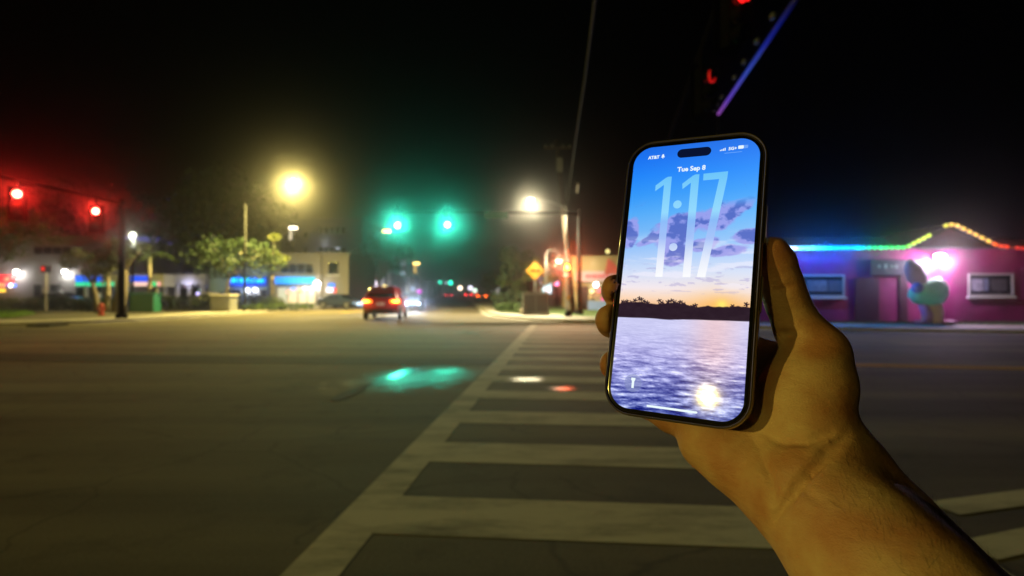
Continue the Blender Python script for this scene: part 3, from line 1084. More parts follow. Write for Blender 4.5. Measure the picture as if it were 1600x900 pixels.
for i in range(9):
    x0 = -2.05 + i * .455
    MB().bbox((x0, -.08, -.36), (x0 + .42, .08, .36), .1).build('neon_letter', glow('neon_c%d' % i, (0, .26 + .05 * i, 1 - .015 * i), 1.7), s)
lamp('neon_light', 'POINT', (0, -1.2, -.1), (0, .4, 1), 90, s, .6)
# --- tall dark block behind
Y = 92
t, w, h = building('tall dark concrete block behind the cream shop, with two window bands', 438, 566, 343, Y, 16, DKW, name='office_building')
for (ya, yb) in ((366, 354), (394, 386)):
    for i in range(5):
        x0, z0 = px2(t, Y, 497 + i * 8.8, ya)
        x1, z1 = px2(t, Y, 497 + i * 8.8 + 8.2, yb)
        win(t, x0, x1, z0, z1)
for i in range(3):
    x0, z0 = px2(t, Y, 474 + 0, 372)
    x1, z1 = px2(t, Y, 481, 362)
    win(t, x0 + i * .0, x1, z0 - i * 2.4, z1 - i * 2.4)
lamp('facade_light', 'POINT', (w * .62, -3.5, h - 4.2), (.8, .85, 1), 60, t, .3)
# --- violet-white wall further down the street
Y = 78
t, w, h = building('low white wall lit violet by three round lamps, left of the red car', 546, 612, 430, Y, 10, mat('white_render', (.55, .52, .56), .8, noise=.1))
for (x, wt) in ((538.5, 0), (555, 0), (581, 0)):
    pass
for i, x in enumerate((549, 557, 569, 581)):
    lx, lz = px2(t, Y, x, 444)
    wall_light(t, lx, lz, (.95, .86, 1), 70, 13 if i != 2 else 3, .34 if i != 2 else .2, y=-.6)
for i in range(4):
    x0 = .9 + i * 1.35
    win(t, x0, x0 + .8, .2, 2.0, pane=mat('violet_pane', (.3, .26, .34), .5))
q = P(518, 451, 56)
t = thing('shop_sign', 'small blue, white and red lit sign above the dark parked car', 'sign', (q.x, 56, .115))
MB().tube([(0, .1, 0), (0, .1, q.z - .5)], .05, 8).build('post', STEEL, t)
zz = q.z - .115
MB().bbox((-.33, -.06, zz + .12), (.33, .06, zz + .55), .12).build('blue_panel', glow('bsg', (.02, .25, 1), 1.6), t)
MB().bbox((-.5, -.07, zz - .36), (.18, .06, zz + .1), .05).build('white_panel', glow('wsg', (1, .85, .95), 2.2), t)
MB().bbox((.2, -.06, zz - .42), (.48, .06, zz + .1), .05).build('red_panel', glow('rsg', (1, .03, .06), 1.6), t)
# far row on the left
for (xa, xb, yt, Y, lab, mm) in ((606, 640, 432, 105, 'far pale shop row behind the red car', CREAM), (634, 668, 440, 150, 'distant dark building left of the road end', DKW),
                                (764, 800, 432, 120, 'distant dark building behind the right tree', DKW), (668, 682, 444, 260, 'tiny distant block at the end of the road', DKW)):
    t, w, h = building(lab, xa, xb, yt, Y, 12, mm)
    n = 4
    for i in range(n):
        win(t, w * (i + .15) / n, w * (i + .85) / n, .8, min(2.6, h - .6), pane=(mat('far_lit_pane', (.4, .4, .35), .5, emit=(.9, .85, .8), estr=.35, sample='NONE') if (i + xa) % 3 == 0 else DGLASS))
# vertical banners and bright lights above the red car
for (x, ya, yb, c, s_, lab) in ((619, 392, 408, (.6, .8, .75), .55, 'tall pale banner on a far pole above the red car'), (629.5, 400, 414, (.5, .65, .8), .5, 'short bluish banner beside the tall pale banner'),
                                (614, 436, 449, (.7, .8, .8), .8, 'white lit panel just above the roof of the red car'), (629.5, 424, 446, (.45, .55, .75), .5, 'dim bluish lit strip right of the white lit panel')):
    q = P(x, ya, 88)
    z2 = P(x, yb, 88).z
    t = thing('banner', lab, 'banner', (q.x, 88, .115))
    MB().tube([(.34, .06, 0), (.34, .06, q.z)], .05, 8).build('pole', STEEL, t)
    MB().box((-.3, -.02, z2 - .115), (.3, .02, q.z - .115)).build('cloth', glow('ban%d' % int(x), c, s_), t)
for (x, y, Y, r_, c, s_, lab) in ((601, 449, 60, .26, (1, .75, .25), 3, 'small yellow lamp over the roof of the red car'), (612, 453, 62, .22, (1, .8, .85), 1.2, 'small pinkish lamp over the roof of the red car'),
                                  (645, 451, 90, .45, (.6, .7, .9), .8, 'hazy pale blue light above the oncoming headlight'), (655, 456, 90, .4, (.9, .12, .9), 1.3, 'small magenta light right of the oncoming headlight'),
                                  (719, 450, 150, .55, (1, .75, .55), 5, 'round warm far lamp between the far red tail lights'), (742, 454, 140, .5, (.75, 1, .75), 2.5, 'round pale green far lamp'),
                                  (735, 450, 150, .55, (.85, .8, 1), 3, 'round bluish white far lamp')):
    q = P(x, y, Y)
    t = thing('street_light', lab, 'street lamp', (q.x, Y, .115))
    MB().tube([(0, .1, 0), (0, .1, q.z - .115)], .06, 8).build('pole', DARKP, t)
    MB().ball((0, 0, q.z - .115), r_, 12, 6).build('globe', glow('gl%d%d' % (x, y), c, s_), t, True)
# far green signals at the end of the street
for (x, y, Y, s_, lab) in ((687.5, 441, 170, 2.2, 'far green light, left of the pair at the road end'), (704, 442, 165, 4.0, 'far green light, right and brighter of the pair at the road end')):
    q = P(x, y, Y)
    t = thing('traffic_signal', lab, 'traffic light', (q.x, Y, .0))
    MB().bbox((-.3, -.05, q.z - .5), (.3, .2, q.z + 1.3), .05).build('housing', BLACK, t)
    MB().tube([(0, .1, 0.01), (0, .1, q.z - .5)], .1, 8).build('pole', DARKP, t)
    disc((0, -.06, q.z), .46 if s_ < 3 else .55, (0, -1, 0), bulge=.1).build('lens', glow('farg%d' % int(x), (.02, 1, .62), s_), t)
q = P(697, 442, 167)
t = thing('street_light', 'tiny bluish white light between the two far green lights', 'street lamp', (q.x, 167, .01))
MB().ball((0, 0, q.z), .4, 10, 6).build('globe', glow('tinyw', (.7, .85, 1), .9), t, True)
MB().tube([(0, .1, 0), (0, .1, q.z)], .06, 6).build('pole', DARKP, t)

# --- yellow shop on the right behind the wooden pole
Y = 47
YELW = mat('yellow_render', (.36, .30, .15), .85, noise=.1)
t, w, h = building('yellow shop with a pink sign band behind the wooden pole', 893, 1030, 404, Y, 9, YELW)
x0, _ = px2(t, Y, 899, 0)
x1, z1 = px2(t, Y, 958, 424)
_, z0 = px2(t, Y, 0, 440)
MB().box((x0, -.45, z0), (x1 + .6, -.003, z1)).build('sign_band', mat('pink_band', (.48, .36, .44), .7), t)
rr = random.Random(9)
xx = x0 + .8
for i in range(9):
    ww = rr.uniform(.1, .2)
    MB().bbox((xx, -.48, (z0 + z1) / 2 - .14), (xx + ww, -.452, (z0 + z1) / 2 + .16), .02).build('letter_stroke', mat('band_red', (.5, .05, .10), .5), t)
    xx += ww + .07
xd, zd = px2(t, Y, 905, 447)
MB().box((xd, -.05, 0), (xd + .75, -.004, zd)).build('door', mat('door_dark', (.04, .02, .02), .5), t)
for i in range(3):
    win(t, xd + 1.0 + i * 1.05, xd + 1.95 + i * 1.05, .9, zd, pane=mat('warm_pane', (.3, .2, .12), .4, emit=(1, .55, .3), estr=.18, sample='NONE'))
MB().box((xd + .6, -.9, 0), (xd + 2.6, -.7, .72)).build('low_wall', mat('blue_wall', (.16, .24, .45), .7), t)
for (x, y, c, s_, r_) in ((930.5, 445, (1, 1, 1), 9, .19), (924, 455, (1, .7, .3), 3, .17), (922, 464, (1, .6, .2), 1, .16), (935, 454, (1, .12, .15), 2.5, .18), (941, 467, (1, .03, .3), 1.2, .16)):
    lx, lz = px2(t, Y, x, y)
    MB().ball((lx, -.3, lz), r_, 12, 6).build('hanging_lamp', glow('yl%d' % int(x), c, s_), t, True)
lx, lz = px2(t, Y, 945, 412)
lamp('facade_lamp', 'POINT', (lx - 1.2, -1.6, lz - .1), (1, .82, .5), 45, t, .2)
lx, lz = px2(t, Y, 949, 393)
MB().ball((lx, -.15, lz), .17, 10, 6).build('roof_lamp', glow('rooflamp', (1, .85, .3), 1.6), t, True)
lx, lz = px2(t, Y, 950, 420)
MB().add([(lx - .38, -.5, lz - .45), (lx + 1.2, -.5, lz - .45), (lx - .05, -.5, lz + .85), (lx - .38, -.42, lz - .45), (lx + 1.2, -.42, lz - .45), (lx - .05, -.42, lz + .85)],
         [(0, 1, 2), (5, 4, 3), (0, 3, 4, 1), (1, 4, 5, 2), (2, 5, 3, 0)]).build('red_pennant', glow('pennant', (1, .13, .06), .55), t)
# signs between tree and pole
for (x, y, Y, wx, wz, c, s_, lab) in ((853, 450, 60, .95, .95, (.62, .9, 1), 1.5, 'lit white and cyan sign panel behind the grey cabinet'), (851, 460, 58, .35, .5, (.2, .9, 1), 1.1, 'small cyan lit panel under the white sign panel'),
                                      (845, 437, 62, .45, .55, (.25, .12, .6), .7, 'small blue and red sign right of the diamond sign'), (862, 436, 60, .4, .3, (.9, .03, .08), .6, 'small dim red sign left of the pink lamp')):
    q = P(x, y, Y)
    t = thing('shop_sign', lab, 'sign', (q.x, Y, .115))
    MB().tube([(0, .1, 0), (0, .1, q.z - .115)], .06, 8).build('post', STEEL, t)
    zz = q.z - .115
    MB().bbox((-wx * .6, -.08, zz - wz * .6), (wx * .6, .08, zz + wz * .6), .05).build('sign_box', glow('ss%d%d' % (x, y), c, s_), t)
    MB().bbox((-wx * .2, -.12, zz - wz * .5), (wx * .5, -.082, zz + wz * .1), .02).build('bright_part', glow('ssb%d%d' % (x, y), (1, .95, 1) if s_ > 1 else c, s_ * 1.5), t)
q = P(870, 443, 56)
t = thing('street_light', 'round pink lamp left of the pedestrian signal', 'street lamp', (q.x, 56, .115))
MB().tube([(0, .1, 0), (0, .1, q.z - .115)], .06, 8).build('pole', DARKP, t)
MB().ball((0, 0, q.z - .115), .24, 12, 6).build('globe', glow('pinkg', (1, .25, .5), 3), t, True)

# ================================================================== pink house with the rainbow light string
Y = 27.0
PINK = mat('magenta_paint', (.20, .005, .10), .75, noise=.35, nscale=1.2, bump=.15, bscale=25)
a = P(1196, HZ, Y)
t = house = thing('house', 'magenta painted bungalow outlined in rainbow lights right of the phone', 'building', (a.x - 3.5, Y, .115))
hx = lambda x: P(x, 0, Y).x - house.location.x
hz = lambda y: P(0, y, Y).z - house.location.z
w0, w1 = 0, hx(1690)
eave = hz(389)
MB().box((w0, 0, 0), (w1, 9, eave)).build('wall', PINK, t)
gx0, gx1, gp = hx(1416), hx(1556), hx(1482)
gz = hz(352)
MB().add([(gx0, -.02, eave + .002), (gx1, -.02, eave + .002), (gp, -.02, gz - .12), (gx0, .25, eave + .002), (gx1, .25, eave + .002), (gp, .25, gz - .12)],
         [(0, 1, 2), (5, 4, 3), (0, 3, 4, 1), (1, 4, 5, 2), (2, 5, 3, 0)]).build('gable', mat('gable_dark', (.10, .04, .07), .8), t)
ROOF = mat('house_roof', (.045, .04, .045), .85, noise=.3, nscale=4)
MB().add([(-.3, -.45, eave + .03), (w1 + .3, -.45, eave + .03), (w1 + .3, 4.6, eave + 1.0), (-.3, 4.6, eave + 1.0), (-.3, 9.4, eave + .03), (w1 + .3, 9.4, eave + .03)],
         [(0, 1, 2, 3), (3, 2, 5, 4), (0, 3, 4), (1, 5, 2), (4, 5, 1, 0)]).build('roof', ROOF, t)
rl = MB()
for (xa, xb) in ((gx0 - .25, gp), (gx1 + .25, gp)):
    rl.add([(xa, -.5, eave + .05), (gp, -.5, gz + .05), (gp, 4.0, gz + .05), (xa, 4.0, eave + .05), (xa, -.5, eave - .06), (gp, -.5, gz - .07), (gp, 4, gz - .07), (xa, 4, eave - .06)],
           [(0, 1, 2, 3), (7, 6, 5, 4), (0, 4, 5, 1), (2, 6, 7, 3), (0, 3, 7, 4), (1, 5, 6, 2)])
rl.build('gable_roof', ROOF, t)
WFR = mat('white_window_frame', (.34, .33, .33), .5)
for (xa, xb, ya, yb, posters) in ((1249, 1319, 464, 429, ((.15, .62, (.35, .36, .38)), (.64, .95, (.16, .2, .26)))), (1512, 1583, 463, 427, ((.08, .32, (.55, .55, .75)), (.34, .45, (.3, .35, .6)), (.5, .85, (.10, .1, .12))))):
    x0, x1, z0, z1 = hx(xa), hx(xb), hz(ya), hz(yb)
    o = win(t, x0, x1, z0, z1, sill=True, fr=.09, frm=WFR)
    for (fa, fb, c) in posters:
        MB().box((x0 + (x1 - x0) * fa, -.035, z0 + .24), (x0 + (x1 - x0) * fb, -.027, z1 - .26)).build('poster', mat('poster%.2f%.2f' % (fa, c[0]), tuple(q_ * .45 for q_ in c), .7, noise=.5, nscale=6), o)
x0, x1 = hx(1361), hx(1416)
s = thing('shop_sign', 'dark blank sign board under the green lights of the magenta bungalow', 'sign', P(1388, 418, Y - .1))
MB().bbox((-.85, -.04, -.36), (.80, .03, .36), .02).build('board', mat('board_navy', (.012, .015, .04), .5), s)
for i, (dx, hh) in enumerate(((-.45, .07), (-.15, .10), (.15, .05), (.35, .09))):
    MB().bbox((dx - .06, -.055, .05 - hh), (dx + .06, -.042, .05 + hh), .02).build('mark', mat('mark_grey', (.25, .27, .30), .6), s)
dx0, dx1 = hx(1335), hx(1372)
MB().box((dx0, -.06, 0), (dx1, -.003, 2.05)).build('door', mat('door_plum', (.05, .008, .03), .5), t)
MB().box((hx(1405), -.06, 0), (hx(1417), -.003, 2.2)).build('downpipe', mat('door_plum'), t)
# porch light
q = P(1469, 401, Y - .55)
s = thing('porch_lamp', 'bright white porch lamp under the gable of the magenta bungalow', 'wall lamp', q)
MB().box((-.06, .25, -.04), (.06, .548, .06)).build('bracket', DARKP, s)
MB().ball((0, 0, 0), .2, 14, 8, (1.3, 1, .75)).build('globe', glow('porchglow', (1, .86, 1), 16), s, True)
lamp('porch_light', 'POINT', (0, -.22, -.28), (1, .74, 1), 620, s, .1)
MB().bbox((-.95, .45, -.95), (-.15, .52, -.1), .03).build('lit_panel', mat('panel_pale', (.035, .04, .075), .5), s)
# light string
ls = thing('light_string', 'rainbow light string along the eave and gable of the magenta bungalow', 'string lights', P(1232, 388, Y - .62))
o0 = ls.location.copy()
path = [(1105, 388), (1230, 388), (1416, 386.5), (1456, 366), (1474, 353), (1492, 350), (1530, 369), (1560, 384), (1604, 388.5), (1660, 388.5)]


def hue(x):
    keys = [(1100, (.4, .05, 1.0)), (1215, (.5, .2, 1.0)), (1230, (.85, .85, 1.0)), (1250, (.15, .75, 1.0)), (1280, (.05, .7, 1.0)), (1300, (.0, .42, 1.0)), (1335, (.0, .3, 1.0)), (1352, (.0, .8, .75)), (1362, (.02, 1, .35)), (1415, (.03, 1, .12)), (1430, (.75, .95, .05)),
            (1470, (.6, .85, .05)), (1488, (1, .62, .12)), (1525, (1, .55, .08)), (1548, (1, .55, .03)), (1556, (1, .08, .01)), (1610, (1, .02, .02)), (1700, (1, .02, .02))]
    for (xa, ca), (xb, cb) in zip(keys, keys[1:]):
        if xa <= x <= xb:
            f = (x - xa) / (xb - xa)
            return tuple(p + (q - p) * f for p, q in zip(ca, cb))
    return keys[-1][1]


for (pa, pb) in zip(path, path[1:]):
    L = math.hypot(pb[0] - pa[0], pb[1] - pa[1])
    n = max(2, int(L / 8.5))
    for i in range(n):
        f0, f1 = ((i + .08) / n, (i + .92) / n) if pa[0] < 1300 and (pa[0] + (pb[0] - pa[0]) * i / n) < 1345 else ((i + .2) / n, (i + .8) / n)
        xm = pa[0] + (pb[0] - pa[0]) * (f0 + f1) / 2
        if 1456 < xm < 1474 or 1580 < xm < 1585 or 1422 < xm < 1428 or 1542 < xm < 1545:
            continue
        A = P(pa[0] + (pb[0] - pa[0]) * f0, pa[1] + (pb[1] - pa[1]) * f0, Y - .62) - o0
        B = P(pa[0] + (pb[0] - pa[0]) * f1, pa[1] + (pb[1] - pa[1]) * f1, Y - .62) - o0
        c = hue(xm)
        s_ = 2.6 if xm < 1345 else (1.5 if xm < 1420 else 1.7)
        if xm > 1556:
            s_ = 1.2 if xm < 1575 else .8
        rr_ = .085 if xm < 1360 else .075
        MB().tube([A, A.lerp(B, .1), A.lerp(B, .9), B], [rr_ * .6, rr_, rr_, rr_ * .6], 8).build('light_bulb', glow('led%d' % int(xm), c, s_), ls, True)
for (x, c, wt) in ((1242, (.12, .35, 1), 110), (1268, (.03, .25, 1), 130), (1296, (.0, .16, 1), 130), (1325, (.0, .12, 1), 110), (1350, (.0, .5, .7), 28), (1378, (.02, 1, .22), 28), (1408, (.05, 1, .12), 20), (1444, (.8, .95, .1), 9), (1500, (1, .6, .1), 9), (1580, (1, .05, .01), 10)):
    y = 388 if x < 1420 else (368 if x < 1470 else (358 if x < 1520 else 388))
    lamp('string_light', 'POINT', P(x, y, Y - .78) - o0, c, wt, ls, .05)

# odd statue in front of the bungalow
b0 = P(1452, 0, 25.4)
b0.z = .125
st = thing('garden_statue', 'tall abstract painted figure with a teal body and cream base by the magenta bungalow', 'statue', b0)
sx = lambda x: P(x, 0, 25.4).x - b0.x
sz = lambda y: P(0, y, 25.4).z - b0.z


def lathe_path(secs, n=14, sqy=.7):
    return [[(cx + r * math.cos(a), r * sqy * math.sin(a), z + tilt * math.cos(a)) for a in [2 * math.pi * i / n for i in range(n)]] for (cx, z, r, tilt) in secs]


TEAL = mat('statue_teal', (.07, .70, .50), .55, noise=.15, nscale=2)
GREYS = mat('statue_grey', (.17, .14, .19), .6, noise=.15, nscale=2)
CRM = mat('statue_cream', (.62, .50, .42), .6, noise=.12, nscale=2)
LILAC = mat('statue_lilac', (.36, .22, .50), .6)
MB().loft(lathe_path([(sx(1452), sz(478), .30, 0), (sx(1450), sz(473), .62, .0), (sx(1450), sz(462), .82, .02), (sx(1451), sz(450), .80, .05), (sx(1454), sz(442), .60, .08), (sx(1456), sz(437), .30, .1)])).build('body', TEAL, st, True)
MB().loft(lathe_path([(sx(1437), sz(448), .22, 0), (sx(1433), sz(440), .42, -.06), (sx(1430), sz(424), .46, -.1), (sx(1428), sz(412), .34, -.12), (sx(1426), sz(408), .1, -.12)])).build('head', GREYS, st, True)
MB().loft(lathe_path([(sx(1455), sz(507), .36, 0), (sx(1456), sz(503), .44, 0), (sx(1457), sz(488), .46, 0), (sx(1455), sz(475), .42, 0)])).build('base', CRM, st, True)
MB().tube([(sx(1440), -.06, sz(476)), (sx(1444), -.22, sz(492)), (sx(1449), -.16, sz(508))], [.2, .2, .1], 10).build('lilac_panel', LILAC, st, True)
MB().ball((sx(1427), -.25, sz(450)), .24, 12, 8).build('blue_hand', mat('statue_blue', (.05, .15, .60), .5), st, True)
for x in (1434, 1480):
    MB().ball((sx(x), -.2, .09), .2, 12, 6, (1.5, 1, .42)).build('foot', mat('statue_pink', (.42, .22, .40), .6), st, True)

# ================================================================== trees and hedges
LEAF = mat('leaf_mid', (.06, .105, .024), .6, noise=.35, nscale=1.5)
LEAFD = mat('leaf_dark', (.030, .055, .020), .6, noise=.35, nscale=1.0)
LEAFY = mat('leaf_yellow_green', (.10, .12, .025), .6, noise=.3, nscale=1.5)
BARK = mat('bark', (.14, .115, .09), .9, noise=.35, nscale=6)
BARKP = mat('bark_pale', (.34, .30, .24), .9, noise=.3, nscale=6)


def leaf_cloud(clumps, per, size, seed):
    """clumps: list of (x, y, z, r); leaves are small folded quads scattered in each clump's shell"""
    r = np.random.default_rng(seed)
    C = []
    for (cx, cy, cz, cr) in clumps:
        d = r.normal(size=(per, 3))
        d /= np.linalg.norm(d, axis=1)[:, None]
        rad = cr * r.uniform(.25, 1.0, per) ** .5
        C.append(np.array([cx, cy, cz]) + d * rad[:, None] * np.array([1, 1, .78]))
    C = np.concatenate(C)
    n = len(C)
    a = r.normal(size=(n, 3))
    a /= np.linalg.norm(a, axis=1)[:, None]
    b = np.cross(a, r.normal(size=(n, 3)))
    b /= np.linalg.norm(b, axis=1)[:, None]
    s = size * r.uniform(.6, 1.35, n)[:, None]
    V = np.stack([C - a * s, C + b * s * .45, C + a * s, C - b * s * .45], 1).reshape(-1, 3)
    mb = MB()
    mb.v = [tuple(p) for p in V.tolist()]
    mb.f = [(4 * i, 4 * i + 1, 4 * i + 2, 4 * i + 3) for i in range(n)]
    return mb


def tree(label, x, ycrown, Y, rx, rz, leaf=LEAF, bark=BARK, n=14, per=170, size=.16, seed=0, trunk_x=None, group=None, name='tree', tr=.16, spread=1.0):
    c = P(x, ycrown, Y)
    bx_ = P(trunk_x if trunk_x is not None else x, 0, Y).x
    t = thing(name, label, 'tree', (bx_, Y, .11), 0, group)
    r = random.Random(seed)
    cl = []
    cx, cz = c.x - bx_, c.z - .11
    tk = MB()
    fork = Vector((cx * .5, 0, max(.8, cz - rz * .95)))
    tk.tube([(0, 0, 0), fork * .5 + Vector((r.uniform(-.1, .1), 0, 0)), fork], [tr * 1.3, tr, tr * .75], 8)
    for i in range(n):
        a = r.uniform(0, 6.283)
        e = r.uniform(-.75, 1)
        q = r.uniform(.45, 1.0)
        p = Vector((cx + rx * q * math.cos(a) * math.sqrt(max(.1, 1 - e * e)), rx * .8 * q * math.sin(a), cz + rz * e * .85))
        cl.append((p.x, p.y, p.z, r.uniform(.28, .5) * rx * spread))
        tk.tube([fork - Vector((0, 0, .1)), fork.lerp(p, .55) + Vector((0, 0, .15 * rz)), p], [tr * .5, tr * .3, tr * .1], 5)
    tk.build('trunk', bark, t, True)
    leaf_cloud(cl, per, size, seed + 77).build('crown', leaf, t)
    return t


def palm(label, x, ytop, Y, seed, h=None, bark=BARKP, fr=1.5, nf=11, leaf=LEAFY):
    c = P(x, ytop, Y)
    t = thing('palm_tree', label, 'palm', (c.x, Y, .11))
    h = c.z - .11
    r = random.Random(seed)
    MB().tube([(0, 0, 0), (.06, 0, h * .5), (0, 0, h)], [.22, .16, .13], 10).build('trunk', bark, t, True)
    mb = MB()
    for k in range(nf):
        a = 2 * math.pi * k / nf + r.uniform(-.2, .2)
        el = r.uniform(.1, .9)
        L = fr * r.uniform(.8, 1.15)
        prev = None
        for i in range(9):
            s = i / 8
            d = L * s
            p = Vector((math.cos(a) * d * math.cos(el * .6), math.sin(a) * d * math.cos(el * .6), h + d * math.sin(el) - 1.1 * s * s * L * .75))
            if prev is not None:
                tg = (p - prev).normalized()
                sd = tg.cross(Vector((0, 0, 1))).normalized()
                for sg in (-1, 1):
                    for q in (0., .5):
                        o = prev.lerp(p, q)
                        tip = o + sd * sg * .42 * math.sin(math.pi * (.12 + .8 * s)) + tg * .22 - Vector((0, 0, .16))
                        mb.add([o, o + tg * .07, tip], [(0, 1, 2)])
                mb.add([prev - sd * .015, prev + sd * .015, p], [(0, 1, 2)])
            prev = p
    mb.build('fronds', leaf, t)
    return t


tree('leafy tree at the far left edge above the grey shop', 12, 368, 46, 3.6, 2.0, LEAF, seed=1, n=16, trunk_x=-28)
tree('dim leafy tree between the grey shop and the canopy', 137, 414, 40, 1.9, 1.3, LEAFY, seed=2, n=9, per=120, trunk_x=152, size=.13)
palm('palm left of the tall light column', 168, 420, 43, 3, fr=1.7)
palm('palm with a lamplit pale trunk right of the tall light column', 233, 398, 45, 5, fr=1.9, leaf=LEAF)
tree('dark thick-trunked tree right behind the red hydrant', 200, 398, 40, 1.8, 1.1, LEAFD, seed=6, n=9, per=120, tr=.36, trunk_x=185)
tree('tree with lamplit green crown behind the pale cabinet', 372, 405, 45, 3.2, 1.25, mat('leaf_street', (.015, .038, .007), .7, noise=.35, nscale=1.5), seed=7, n=18, trunk_x=348, bark=BARKP, tr=.13)
tree('small lamplit tree right of the street lamp pole', 424, 396, 48, 1.3, 1.6, LEAFY, seed=8, n=9, per=120, trunk_x=428, tr=.1)
tree('huge dark tree crown behind the yellow street lamp', 340, 345, 66, 7.0, 5.2, LEAFD, seed=9, n=26, per=220, size=.3, tr=.4)
tree('dark broad tree behind the left red lights', 150, 340, 95, 11, 5.5, LEAFD, seed=19, n=24, per=200, size=.4, tr=.5)
tree('dark street tree behind the red car, under the left green light', 592, 404, 70, 3.7, 2.9, LEAFD, seed=10, n=20, per=190, size=.2, tr=.25)
tree('dark green tree right of the road end', 806, 424, 56, 2.1, 2.5, LEAF, seed=11, n=18, per=190, size=.15)
tree('yellow-green bushy tree behind the diamond sign', 845, 424, 50, 1.5, 1.5, LEAFY, seed=12, n=12, per=150, size=.13)
tree('yellow-green small tree left of the dark green tree', 768, 441, 85, 1.9, 1.3, LEAFY, seed=13, n=12, per=130, size=.16)


def hedge(label, xa, xb, Y, h, depth, leaf, seed, size=.10, dens=60, name='hedge', dy=0.0):
    A, B = P(xa, 0, Y), P(xb, 0, Y + dy)
    t = thing(name, label, 'hedge', (A.x, Y, .118))
    r = random.Random(seed)
    cl = []
    L = B.x - A.x
    n = max(2, int(L / (h * .55)))
    for i in range(n + 1):
        f = i / n
        for k in range(2):
            cl.append((f * L, f * dy + r.uniform(-.3, .3) * depth, h * (.28 + .42 * k) + r.uniform(-.06, .06), h * r.uniform(.36, .5)))
    leaf_cloud(cl, dens, size, seed).build('foliage', leaf, t)
    mb = MB()
    for i in range(n + 1):
        mb.tube([(i / n * L, i / n * dy, 0), (i / n * L + r.uniform(-.1, .1), i / n * dy, h * .6)], [.03, .015], 5)
    mb.build('stems', BARK, t)
    return t


hedge('clipped dark hedge between the green box and the pale cabinet', 246, 336, 46, 1.15, .6, LEAFD, 21, dens=130)
hedge('dark hedge running behind the street lamp pole', 366, 436, 47, 1.05, .6, LEAFD, 22, dens=130)
hedge('low ragged shrubs in front of the cream shop', 385, 486, 43.5, .5, .5, LEAF, 23, size=.09, dy=4)
hedge('yellow-lit hedge at the far left behind the grass', -30, 62, 43, 1.0, .6, LEAFY, 24, dens=130)
hedge('dark shrubs behind the red hydrant', 75, 180, 44, 1.0, .6, LEAFD, 25, dens=110)
hedge('dark shrub mass under the dark green tree', 778, 822, 47, 1.5, .8, LEAFD, 26, dens=150, size=.12)
hedge('low green ground plants on the right kerb corner', 779, 806, 41.5, .55, .9, LEAF, 27, dens=170, size=.09)


def grass(label, poly, z, n, seed, h=.09, m=None):
    r = np.random.default_rng(seed)
    xs = [p[0] for p in poly]
    ys = [p[1] for p in poly]
    mb = MB()
    c = 0
    while c < n:
        x, y = r.uniform(min(xs), max(xs)), r.uniform(min(ys), max(ys))
        ins = False
        j = len(poly) - 1
        for i in range(len(poly)):
            if (poly[i][1] > y) != (poly[j][1] > y) and x < (poly[j][0] - poly[i][0]) * (y - poly[i][1]) / (poly[j][1] - poly[i][1]) + poly[i][0]:
                ins = not ins
            j = i
        if not ins:
            continue
        a = r.uniform(0, 6.28)
        hh = h * r.uniform(.5, 1.3)
        dx, dy = math.cos(a) * .02, math.sin(a) * .02
        lx, ly = r.uniform(-.04, .04), r.uniform(-.04, .04)
        mb.add([(x - dx, y - dy, z), (x + dx, y + dy, z), (x + lx, y + ly, z + hh)], [(0, 1, 2)])
        c += 1
    o = mb.build('grass', m or LEAF, None)
    o['label'] = label
    o['category'] = 'grass'
    o['kind'] = 'stuff'
    return o


gp_ = [G(-40, 502), G(20, 500), G(56, 494), G(40, 489), G(-40, 488)]
gp_ = [(p.x, p.y) for p in gp_]
struct(MB().sheet(gp_, .13).build('lawn', TURF))
grass('lamplit green grass at the left edge of the pavement', gp_, .13, 9000, 31, .12, mat('leaf_bright', (.10, .20, .02), .7))
gp2 = [(-.9, 39.4), (.6, 36.6), (1.2, 38.4), (.1, 42.6), (-.9, 42.6)]
grass('patch of green grass on the right kerb corner', gp2, .125, 2600, 32, .16)
gp3 = [(11, 25.9), (34, 22.6), (34, 24.5), (28, 26.8), (11, 26.8)]
struct(MB().sheet(gp3, .128).build('lawn', TURF))
grass('dark lawn along the front of the magenta bungalow', gp3, .128, 6000, 33, .08, LEAFD)
r_ = random.Random(3)
for i in range(4):
    q = (.75 + i * .26, 36.9 - i * .05)
    mb = MB().ball((0, 0, .14), .2 + .05 * (i % 2), 9, 5, (1.25, 1, .8))
    o = mb.build('rock', mat('rock_tan', (.30, .22, .15), .9, noise=.3, nscale=5, bump=.6, bscale=12), None, True, (q[0], q[1], .12))
    o.rotation_euler = (0, 0, i)
    tag(o, ('rounded tan rock nearest the green plants on the right kerb corner', 'second tan rock from the green plants, right kerb corner', 'third tan rock from the green plants, right kerb corner', 'tan rock nearest the grey signal cabinet')[i], 'rock', 'tan rocks on the right kerb corner')

# ================================================================== vehicles
TYRE = mat('tyre', (.015, .015, .015), .8)
RIM = mat('rim', (.35, .35, .36), .35, .8)
TAIL = glow('tail_red', (1, .05, .01), 6)


